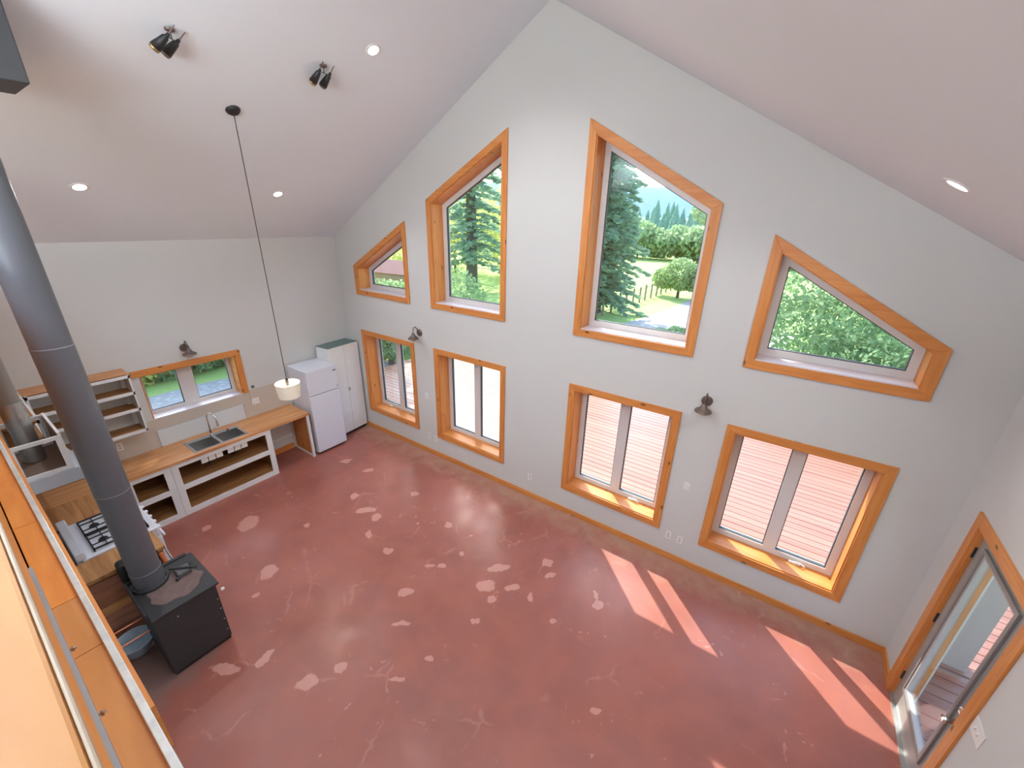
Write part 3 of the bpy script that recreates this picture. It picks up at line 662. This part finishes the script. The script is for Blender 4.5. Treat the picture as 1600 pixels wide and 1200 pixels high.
# ------------------------------------------------------------------ ceiling fittings
def cz(x): return ZE + SL * (x if x < W / 2 else W - x)
def downlight(label, x, y):
    r = thing('recessed_light', label, 'ceiling light', (0, 0, 0), 'recessed ceiling lights')
    lathe('trim_ring', [(.055, .0), (.055, -.006), (.072, -.006), (.078, 0)], (0, 0, 0), WHITE, r, n=32, caps=False)
    lathe('lens', [(0, -.002), (.055, -.002), (.055, .0)], (0, 0, 0), emit('lamp_glow', (1, .95, .88, 1), 9), r, n=32, caps=False)
    r.location = (x, y, cz(x) - .0005); r.rotation_euler = (0, -math.atan(SL) if x < W / 2 else math.atan(SL), 0)
    d = bpy.data.lights.new('downlight_beam', 'SPOT'); d.energy = 80; d.spot_size = 2.5; d.spot_blend = .7; d.shadow_soft_size = .07; d.color = (.93, .96, 1)
    lo = bpy.data.objects.new('downlight_beam', d); COL.objects.link(lo); lo.parent = r; lo.location = (0, 0, -.03)
downlight('glowing round recessed light near the ridge, highest on the left slope', 3.36, -1.473)
downlight('glowing round recessed light low on the left slope right of the pendant cord', 1.116, -1.493)
downlight('glowing round recessed light low on the left slope near the stove pipe', 1.044, -3.49)
downlight('glowing round recessed light on the right ceiling slope', 7.949, -1.42)
for q, (x_, y_) in enumerate(((5.68, -1.473), (3.36, -3.49), (5.68, -3.49), (7.949, -3.49))): downlight(('added unseen light on the right slope by the ridge, nearest the gable', 'added unseen light on the left slope near the ridge, above the loft edge', 'added unseen light on the right slope by the ridge, above the loft edge', 'added unseen light low on the right slope above the loft edge')[q], x_, y_)  # four unseen lamps added to brighten the room
# pendant
r = thing('pendant_lamp', 'cream cylinder pendant lamp hanging on a long cord by the fridge', 'pendant lamp', (2.339, -2.435, 5.18))
PXX, PYY = 2.339, -2.435
lathe('canopy', [(0, -.028), (.05, -.024), (.066, -.008), (.068, .0)], (0, 0, 0), IRON, r, n=32, caps=False).rotation_euler = (0, -math.atan(SL), 0)
r.children[0].location = (0, 0, 0)
tube('cord', [(0, 0, -.02), (0, 0, -2.9)], .0045, IRON, r, 8)
SH = plain('cream_shade', srgb(246, 236, 214), .7, var=.01)
MATS['cream_shade'].node_tree.nodes['Principled BSDF'].inputs['Subsurface Weight'].default_value = .0
e = lathe('lamp_shade', [(.145, -2.93), (.125, -3.12), (.122, -3.12), (.142, -2.93)], (0, 0, 0), SH, r, n=40, caps=False)
lathe('socket', [(.02, -2.88), (.022, -2.94), (.016, -2.97), (0, -2.97)], (0, 0, 0), IRON, r, n=16, caps=False)
lathe('bulb', [(.012, -2.97), (.03, -3.0), (.032, -3.03), (.0, -3.06)], (0, 0, 0), emit('pendant_glow', (1, .86, .62, 1), 14), r, n=20, caps=False)
d = bpy.data.lights.new('pendant_bulb', 'POINT'); d.energy = 9; d.color = (1, .85, .62); d.shadow_soft_size = .04; lo = bpy.data.objects.new('pendant_bulb', d); COL.objects.link(lo); lo.parent = r; lo.location = (0, 0, -3.09)
# twin spot fixtures
def spots(label, x, y, ang):
    r = thing('twin_spotlight', label, 'spotlight', (x, y, cz(x)), 'twin ceiling spotlights')
    lathe('mount', [(.045, 0), (.045, -.02), (.03, -.03), (0, -.03)], (0, 0, 0), BRONZE, r, n=24, caps=False)
    tube('stem', [(0, 0, -.02), (0, 0, -.09)], .008, BRONZE, r, 8)
    tube('cross_bar', [(0, -.085, -.09), (0, .085, -.09)], .006, BRONZE, r, 8)
    for s in (-1, 1):
        bm = bmesh.new(); ax = Vector((-.62, 0, -.45)).normalized()
        p0 = Vector((.03, s * .08, -.07)); tube_bm(bm, [p0, p0 + ax * .04, p0 + ax * .05, p0 + ax * .20], [.014, .02, .03, .05], 16)
        h = finish('lamp_head', bm, IRON, r, True)
        bm = bmesh.new(); tube_bm(bm, [p0 + ax * .195, p0 + ax * .225], [.05, .046], 16); finish('lamp_collar', bm, BRASS if s < 0 else BRONZE, h, True)
        tube('yoke', [(.10, s * .085, .0), (.03, s * .08, -.07)], .006, BRONZE, h, 8)
    r.rotation_euler = (0, 0, ang); r.scale = (.75, .75, .75)
spots('dark twin spotlight fixture on the left ceiling slope near the ridge light', 3.06, -1.85, math.radians(8))
spots('dark twin spotlight fixture at the photo top edge above the pendant', 2.96, -3.07, math.radians(40))

# ------------------------------------------------------------------ outdoors
def deck_mat():
    m, t, p = newmat('red_deck_stain'); L = t.links.new; N = t.nodes.new
    tc = N('ShaderNodeTexCoord'); n = N('ShaderNodeTexNoise'); n.inputs['Scale'].default_value = 1.2; n.inputs['Detail'].default_value = 4; mp = N('ShaderNodeMapping'); mp.inputs['Scale'].default_value = (.25, 6.9, 1)
    r = N('ShaderNodeValToRGB'); r.color_ramp.elements[0].color = srgb(142, 92, 76); r.color_ramp.elements[1].color = srgb(162, 118, 100); r.color_ramp.elements[0].position = .3; r.color_ramp.elements[1].position = .7
    L(tc.outputs['Object'], mp.inputs[0]); L(mp.outputs[0], n.inputs['Vector']); L(n.outputs[0], r.inputs[0]); L(r.outputs[0], p.inputs['Base Color']); p.inputs['Roughness'].default_value = .32
    return m
bm = bmesh.new(); y = TH + .01
while y < 7.0:
    B(bm, -2.6, 13.2, y, y + .133, -.19, -.15); y += .145
y = TH - .01 - .145
while y > -5:
    B(bm, W + .22, 13.2, y, y + .133, -.19, -.15); y -= .145
r = tag(finish('timber_deck', bm, deck_mat()), 'reddish stained timber deck outside the windows', 'deck')
B_ = boxes('deck_frame', [(-2.58, 13.18, TH + .02, 6.95, -.6, -.19)], plain('deck_frame_wood', srgb(120, 80, 66), .8), r)
r = thing('deck_railing', 'white-topped deck railing standing beyond the grey door', 'railing', (13.1, 0, -.15))
for y in [-4.8 + 1.45 * i for i in range(9)]: boxes('post', [(13.05, 13.14, y, y + .09, -.15, .9)], plain('rail_paint', srgb(150, 100, 84), .6), r)
boxes('top_rail', [(13.03, 13.16, -4.8, 6.95, .9, .94)], MATS['rail_paint'], r); boxes('lower_rail', [(13.08, 13.11, -4.8, 6.95, .0, .06)], MATS['rail_paint'], r)
settle(r)
tag(boxes('wing_wall', [(W + .22, 9.80, .42, .56, -.15, 2.7)], plain('taupe_siding', srgb(168, 154, 144), .7)), kind='structure')
def ground_mat(name, a, b, c, s=1.0):
    m, t, p = newmat(name); L = t.links.new; N = t.nodes.new; tc = N('ShaderNodeTexCoord')
    n1 = N('ShaderNodeTexNoise'); n1.inputs['Scale'].default_value = .15 * s; n1.inputs['Detail'].default_value = 6; n2 = N('ShaderNodeTexNoise'); n2.inputs['Scale'].default_value = 6 * s; n2.inputs['Detail'].default_value = 5
    m1 = N('ShaderNodeMix'); m1.data_type = 'RGBA'; m1.inputs[6].default_value = a; m1.inputs[7].default_value = b; m2 = N('ShaderNodeMix'); m2.data_type = 'RGBA'; m2.inputs[7].default_value = c
    r = N('ShaderNodeValToRGB'); r.color_ramp.elements[0].position = .45; r.color_ramp.elements[1].position = .7
    L(tc.outputs['Object'], n1.inputs['Vector']); L(tc.outputs['Object'], n2.inputs['Vector']); L(n1.outputs[0], m1.inputs[0]); L(n2.outputs[0], r.inputs[0]); L(r.outputs[0], m2.inputs[0]); L(m1.outputs[2], m2.inputs[6]); L(m2.outputs[2], p.inputs['Base Color']); p.inputs['Roughness'].default_value = .95
    return m
GRASS = ground_mat('field_grass', srgb(150, 182, 96), srgb(172, 194, 110), srgb(158, 178, 104))
GRAV = ground_mat('gravel', srgb(166, 164, 160), srgb(146, 144, 144), srgb(184, 182, 178), 1)
DRY = ground_mat('dry_grass', srgb(170, 164, 110), srgb(150, 158, 92), srgb(186, 170, 124))
tag(boxes('ground_plane', [(-900, 900, -60, 1300, -1.4, -1.0)], GRASS), kind='structure')
def patch(name, pts, z, mat):
    bm = bmesh.new(); a = [bm.verts.new((x, y, z)) for x, y in pts]; b = [bm.verts.new((x, y, -1.05)) for x, y in pts]; bm.faces.new(a)
    for k in range(len(a)): bm.faces.new((a[k], a[(k + 1) % len(a)], b[(k + 1) % len(a)], b[k]))
    return tag(finish(name, bm, mat), kind='structure')
patch('gravel_drive', [(-.2, 16.2), (7, 14.5), (8, 20), (3.6, 26), (2.8, 34), (1.7, 34), (1.1, 27), (.7, 21)], -.985, GRAV)
patch('gravel_yard', [(-3, -9), (-3, 3.4), (-4.6, 5), (-7.2, 4), (-7.9, -.5), (-7.6, -9)], -.985, GRAV)
patch('dirt_track', [(-14, 37.0), (6, 38.5), (6, 40.6), (-14, 39.2)], -.985, DRY)
# fence
r = thing('pasture_fence', 'weathered grey post fence running beside the gravel drive', 'fence', (-.8, 18, -1))
FW = plain('fence_wood', srgb(150, 138, 118), .9)
fp = [Vector((-1.9 + .05 * i + .018 * (i % 3), 14.5 + 1.15 * i, 0)) for i in range(16)]
for i, p_ in enumerate(fp): boxes('post', [(p_.x - .05, p_.x + .05, p_.y - .05, p_.y + .05, -1.0, .05 + .05 * (i % 2))], FW, r)
bm = bmesh.new()
for z in (-.1, -.45, -.75): tube_bm(bm, [(q_.x, q_.y, z) for q_ in fp], .022, 6)
finish('rails', bm, FW, r); settle(r)
# vegetation
def leafmat(name, a, b, tr=.35):
    m = bpy.data.materials.new(name); m.use_nodes = True; t = m.node_tree; t.nodes.clear(); N = t.nodes.new; L = t.links.new
    o = N('ShaderNodeOutputMaterial'); df = N('ShaderNodeBsdfDiffuse'); tl = N('ShaderNodeBsdfTranslucent'); mx = N('ShaderNodeMixShader'); mx.inputs[0].default_value = tr
    tc = N('ShaderNodeTexCoord'); n = N('ShaderNodeTexNoise'); n.inputs['Scale'].default_value = 3.0; n.inputs['Detail'].default_value = 5; c = N('ShaderNodeMix'); c.data_type = 'RGBA'; c.inputs[6].default_value = a; c.inputs[7].default_value = b
    r = N('ShaderNodeValToRGB'); r.color_ramp.elements[0].position = .35; r.color_ramp.elements[1].position = .65
    L(tc.outputs['Object'], n.inputs['Vector']); L(n.outputs[0], r.inputs[0]); L(r.outputs[0], c.inputs[0]); L(c.outputs[2], df.inputs[0]); L(c.outputs[2], tl.inputs[0]); L(df.outputs[0], mx.inputs[1]); L(tl.outputs[0], mx.inputs[2]); L(mx.outputs[0], o.inputs[0]); return m
FIR = leafmat('fir_needles', srgb(118, 148, 128), srgb(152, 178, 148), .4); LEAF = leafmat('leaf_green', srgb(146, 172, 126), srgb(180, 200, 150), .45); LEAFY = leafmat('leaf_yellow', srgb(196, 200, 120), srgb(220, 216, 146), .5); FARF = leafmat('hazed_forest', srgb(126, 162, 144), srgb(152, 186, 160), .45); LEAFD = leafmat('leaf_dark', srgb(122, 156, 112), srgb(160, 184, 138), .45)  # far forest greens paled and blued to stand in for haze
BARK = plain('bark', srgb(92, 84, 76), .9, var=.3, scale=5)
def conifer_mesh(h, rmax, z0, nb, ns, seed, card=.16):
    rnd = random.Random(seed); bm = bmesh.new()
    for i in range(nb):
        f = i / nb; z = z0 + (h - z0) * f; Lr = rmax * (1 - f) ** .75 * rnd.uniform(.65, 1.1) + .15; a = i * 2.399 + rnd.uniform(-.3, .3)
        d = Vector((math.cos(a), math.sin(a), 0)); side = Vector((-d.y, d.x, 0))
        for s in range(ns):
            u = (s + rnd.random()) / ns; sp = (1 - u) * Lr * .28 + .05
            c = d * (Lr * u) + side * rnd.uniform(-sp, sp) + Vector((0, 0, z - .25 * Lr * u * u + rnd.uniform(-.08, .08)))
            q = card * rnd.uniform(.6, 1.5); e1 = (d * rnd.uniform(.4, 1) + side * rnd.uniform(-1, 1)).normalized() * q * 1.7; e2 = (side * rnd.uniform(-.6, .6) + Vector((0, 0, rnd.uniform(-1, -.2))) + d * rnd.uniform(-.5, .5)).normalized() * q * .55
            bm.faces.new([bm.verts.new(c - e1 * .3), bm.verts.new(c + e2), bm.verts.new(c + e1), bm.verts.new(c - e2)])
    return bm
def conifer(label, x, y, h, rmax, z0, nb, ns, seed, group=None, name='conifer_tree', card=.16, tr_=1.0):
    r = thing(name, label, 'tree', (x, y, -1), group)
    finish('foliage', conifer_mesh(h, rmax, z0, nb, ns, seed, card), FIR, r)
    tube('trunk', [(0, 0, 0), (0, 0, h * .5), (0, 0, h * .97)], [.2 * h / 14 * tr_, .13 * h / 14 * tr_, .02], BARK, r, 12)
    bm = bmesh.new(); rnd = random.Random(seed + 1)
    for i in range(40):
        z = z0 * .3 + (h * .7) * i / 40; a = i * 2.4; L_ = rmax * .7 * (1 - z / h); tube_bm(bm, [(0, 0, z), (math.cos(a) * L_, math.sin(a) * L_, z - .1 * L_)], [.03, .008], 5)
    finish('branches', bm, BARK, r)
    return r
conifer('tall dark fir with bare trunk, seen through upper window left of centre', -13.6, 20.2, 20, 3.6, 2.0, 110, 38, 1, card=.26, tr_=1.6)
conifer('tall full fir at the left edge of the upper window right of centre', -2.35, 18.6, 14.5, 2.7, .6, 240, 70, 2)
def leafy_mesh(lobes, n, card, seed):
    rnd = random.Random(seed); bm = bmesh.new(); tot = sum(l[3] ** 2 for l in lobes)
    for (cx, cy, cz_, rr) in lobes:
        for i in range(int(n * rr * rr / tot)):
            v = Vector((rnd.gauss(0, 1), rnd.gauss(0, 1), rnd.gauss(0, 1))).normalized() * rr * rnd.uniform(.72, 1.06); v.z *= .85
            c = Vector((cx, cy, cz_)) + v; q = card * rnd.uniform(.6, 1.4)
            a = Vector((rnd.gauss(0, 1), rnd.gauss(0, 1), rnd.gauss(0, 1))).normalized(); b = a.cross(Vector((rnd.gauss(0, 1), rnd.gauss(0, 1), rnd.gauss(0, 1)))).normalized()
            bm.faces.new([bm.verts.new(c - a * q), bm.verts.new(c + b * q * .6), bm.verts.new(c + a * q), bm.verts.new(c - b * q * .6)])
    return bm
def leafy(name, label, x, y, lobes, n, card, mat, seed, cat='tree', group=None, trunk=1.5):
    r = thing(name, label, cat, (x, y, -1), group)
    finish('foliage', leafy_mesh(lobes, n, card, seed), mat, r)
    bm = bmesh.new(); tube_bm(bm, [(0, 0, 0), (0, 0, trunk)], [.12, .08], 8)
    for l in lobes: tube_bm(bm, [(0, 0, trunk * .6), (l[0], l[1], l[2])], [.06, .015], 6)
    finish('trunk', bm, BARK, r); return r
leafy('broadleaf_tree', 'big bushy green tree filling the far-right upper window', 9.9, 10.2, [(-1.8, 0, 2.0, 1.7), (0, .5, 2.6, 2.1), (1.7, 0, 1.8, 2.0), (-.6, -1.2, 1.2, 1.7), (1.2, -1.6, 1.0, 1.6), (-1.6, 2.2, 2.6, 1.9), (1.6, 2.6, 2.6, 2.1), (3.4, 1, 1.6, 1.8)], 26000, .075, LEAFD, 11, trunk=1.6)
leafy('broadleaf_tree', 'round grey-green tree beside the gravel drive past the fence', .15, 27.5, [(0, 0, 1.7, 1.3), (-1.2, .3, 1.3, .9), (1.2, 0, 1.4, 1.0), (2.7, .3, 1.4, 1.2)], 7000, .11, LEAF, 12, trunk=1.0)
leafy('broadleaf_tree', 'leafy branch tip at the top right of the tall upper window', 4.85, 12.5, [(-.75, -.2, 5.65, .55), (.1, 0, 6.2, 1.1)], 2600, .08, LEAF, 13, trunk=5)
leafy('low_shrub', 'low grassy shrub in front of the gravel drive below the tall window', 3.3, 14.6, [(0, 0, .35, .55), (.8, .1, .4, .6), (-.7, 0, .25, .45)], 2500, .07, LEAF, 14, 'shrub', trunk=.3)
leafy('garden_shrub', 'dark leafy shrub right beside the deck end, far-left lower window', -4.6, 4.7, [(0, 0, 1.2, 1.1), (-.8, .9, 1.4, 1.2)], 3500, .09, LEAFD, 91, 'shrub', trunk=.7)
leafy('garden_shrub', 'taller dark shrub past the first one at the deck end', -4.9, 7.4, [(0, 0, 1.5, 1.3), (-1, .6, 1.7, 1.3)], 3500, .09, LEAFD, 92, 'shrub', trunk=.8)
# bright broadleaf growth behind the first fir, small gable and kitchen window backgrounds
for i, (x, y, s, mm) in enumerate(((-21.5, 27, 3.9, 1), (-15.2, 28, 3.4, 1), (-29, 31, 4.6, 0), (-25, 20, 3.2, 1), (-13.2, 35, 3.4, 0), (-22, 40, 5.2, 0))):
    lab = ('bright yellow-green tree behind the bare-trunked fir, nearest its left side', 'bright yellow-green tree behind the bare-trunked fir, nearest its right side', 'green tree behind the fir, farther left of its trunk', 'yellow-green tree seen through the small far-left upper window', 'green tree right of the bare-trunked fir, farther back', 'large green tree farthest behind the bare-trunked fir')[i]
    leafy('broadleaf_tree', lab, x, y, [(0, 0, s * 1.5, s), (-s * .8, 0, s * 1.0, s * .8), (s * .8, .2, s * 1.0, s * .8), (0, 0, s * .7, s * .8)], 4200, .15, (LEAF, LEAFY)[mm], 30 + i, trunk=s)
for i, (x, y, s, mm) in enumerate(((-9.5, -3.4, .95, 1), (-9.4, -1.6, .95, 1), (-9.4, .1, 1.0, 0), (-9.6, 2.0, 1.2, 0), (-11.4, -2.6, 1.5, 1), (-11.5, 1.2, 1.7, 0), (-8.2, 6.6, 1.5, 0), (-7.0, 10.5, 1.8, 0))):
    lab = ('yellowish shrub beyond the gravel, left in the kitchen window', 'yellow-green shrub beyond the gravel, left of the kitchen window mullion', 'dark green shrub beyond the gravel, right of the kitchen window mullion', 'dark green shrub at the right edge of the kitchen window', 'yellow-green tree behind shrubs, left part of kitchen window', 'green tree behind shrubs, right part of kitchen window', 'green shrub beyond the deck end in the far-left lower window', 'dark shrub behind the deck end, farther back')[i]
    leafy('garden_shrub', lab, x, y, [(0, 0, s * .8, s), (-s * .3, s * .8, s * .6, s * .8), (0, -s * .8, s * .6, s * .8)], 3200, .085, (LEAFD, LEAFY)[mm], 60 + i, 'shrub', trunk=s * .5)
leafy('broadleaf_tree', 'tall tree just beyond the deck end in the far-left lower window', -8.0, 6.6, [(0, 0, 9.5, 2.0), (-.5, 0, 12.5, 2.0), (.2, 0, 6.5, 1.6), (-.8, -.6, 15, 1.4)], 9000, .14, LEAFD, 77, trunk=8)
leafy('garden_shrub', 'leafy shrub in front of the red-roofed shed', -9.9, 9.6, [(0, 0, 1.2, 1.05), (1.2, .1, 1.0, .95), (-1.2, 0, 1.2, .95)], 3000, .1, LEAF, 78, 'shrub', trunk=.6)
leafy('shade_pine', 'unseen pine added to shade the left windows, high crown beyond the deck', -10.6, 12.2, [(0, 0, 20.4, 1.75), (-.3, .5, 22.5, 1.9), (.6, .6, 21.4, 1.6), (-.9, -.9, 20.8, 1.5)], 16000, .15, LEAFD, 79, trunk=19)  # crown set out of view to block sun from the left windows
leafy('broadleaf_tree', 'tall tree shading the gravel yard outside the kitchen window', -13.6, 6.6, [(0, 0, 8.0, 3.0), (0, 0, 12.0, 3.0), (1.5, -1.5, 10, 2.6), (-1.5, -1.5, 6, 2.6)], 9000, .2, LEAFD, 80, trunk=5)
# farm shed beyond
r = thing('farm_shed', 'low shed with reddish-brown roof seen through small far-left upper window', 'shed', (-13.2, 12.5, -1))
boxes('walls', [(-15.6, -11.2, 11.8, 13.2, -1, 1.0)], plain('shed_wall', srgb(150, 120, 104), .8), r)
bm = bmesh.new(); P = [(-16, 11.6, .95), (-10.8, 11.6, 1.05), (-10.8, 12.5, 1.75), (-16, 12.5, 1.65), (-16, 13.4, .95), (-10.8, 13.4, 1.05)]
v = [bm.verts.new(q) for q in P]; bm.faces.new((v[0], v[1], v[2], v[3])); bm.faces.new((v[3], v[2], v[5], v[4])); ro = finish('roof', bm, plain('red_roof', srgb(128, 78, 70), .6), r); ro.modifiers.new('t', 'SOLIDIFY').thickness = .08
settle(r)
# distant forest: instances of three kinds, one object each
def far_fir(seed, h):
    rnd = random.Random(seed); bm = bmesh.new()
    for k in range(7):
        z0, z1 = h * (.0 + .13 * k), h * (.0 + .13 * k + .26); rr = h * .17 * (1 - k / 7.6); n = 11; tip = bm.verts.new((0, 0, min(z1, h)))
        rg = [bm.verts.new((rr * rnd.uniform(.65, 1.25) * math.cos(2 * PI * i / n), rr * rnd.uniform(.65, 1.25) * math.sin(2 * PI * i / n), z0 + rnd.uniform(-.04, .04) * h)) for i in range(n)]
        for i in range(n): bm.faces.new((rg[i], rg[(i + 1) % n], tip))
    return bm
protos = []
for s in range(3):
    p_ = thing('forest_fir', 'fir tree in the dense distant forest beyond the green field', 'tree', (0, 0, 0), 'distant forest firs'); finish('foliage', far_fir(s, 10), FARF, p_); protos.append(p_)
rnd = random.Random(5); cnt = 0
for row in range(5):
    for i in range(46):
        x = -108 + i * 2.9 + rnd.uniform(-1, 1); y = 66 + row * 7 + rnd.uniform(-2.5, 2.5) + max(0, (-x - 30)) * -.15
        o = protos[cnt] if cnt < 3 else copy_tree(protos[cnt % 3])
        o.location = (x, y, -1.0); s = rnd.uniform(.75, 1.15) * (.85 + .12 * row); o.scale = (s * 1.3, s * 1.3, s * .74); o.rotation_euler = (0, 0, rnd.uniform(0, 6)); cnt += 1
fb = leafy('field_edge_tree', 'rounded broadleaf tree at the far edge of the green field', -14, 60, [(0, 0, 3, 2.8), (-2.2, 0, 2.4, 2.2), (2.3, 0, 2.4, 2.3)], 2600, .34, LEAF, 90, group='broadleaf trees at the field edge', trunk=1.5)
for x, y, s in ((-20, 61, 1.1), (-8.5, 61, .9), (-3, 60, 1.1), (2.5, 61, 1), (-27, 60, 1), (-36, 56, 1.1), (8, 60, 1.1), (-46, 52, 1.1), (-55, 47, 1)):
    c = copy_tree(fb); c.location = (x, y, -1); c.scale = (s, s, s); c.rotation_euler = (0, 0, x)
# mountain ridges
def ridge(name, y, hbase, amp, x0, x1, seed, col, depth):
    rnd = random.Random(seed); bm = bmesh.new(); n = 90; rows = []
    ph = [rnd.uniform(0, 6) for _ in range(6)]
    for j in range(9):
        f = j / 8; row = []
        for i in range(n + 1):
            u = i / n; x = x0 + (x1 - x0) * u
            h = hbase + amp * (math.sin(3.1 * u * 2 + ph[0]) + .5 * math.sin(7.7 * u * 2 + ph[1]) + .25 * math.sin(19 * u * 2 + ph[2]) + .12 * math.sin(47 * u + ph[3]))
            row.append(bm.verts.new((x, y + depth * f, -1 + h * math.sin(f * PI / 2) * (1 + .05 * math.sin(9 * u + 5 * f)) - 1)))
        rows.append(row)
    for a, b in zip(rows, rows[1:]):
        for i in range(n): bm.faces.new((a[i], a[i + 1], b[i + 1], b[i]))
    return tag(finish(name, bm, col, smooth=True), kind='structure')
ridge('mountain_ridge', 750, 92, 8, -1500, 700, 3, ground_mat('haze_blue_mountain', srgb(84, 118, 146), srgb(94, 128, 152), srgb(78, 112, 142), .05), 300)  # distant haze is mixed into the mountain's blue
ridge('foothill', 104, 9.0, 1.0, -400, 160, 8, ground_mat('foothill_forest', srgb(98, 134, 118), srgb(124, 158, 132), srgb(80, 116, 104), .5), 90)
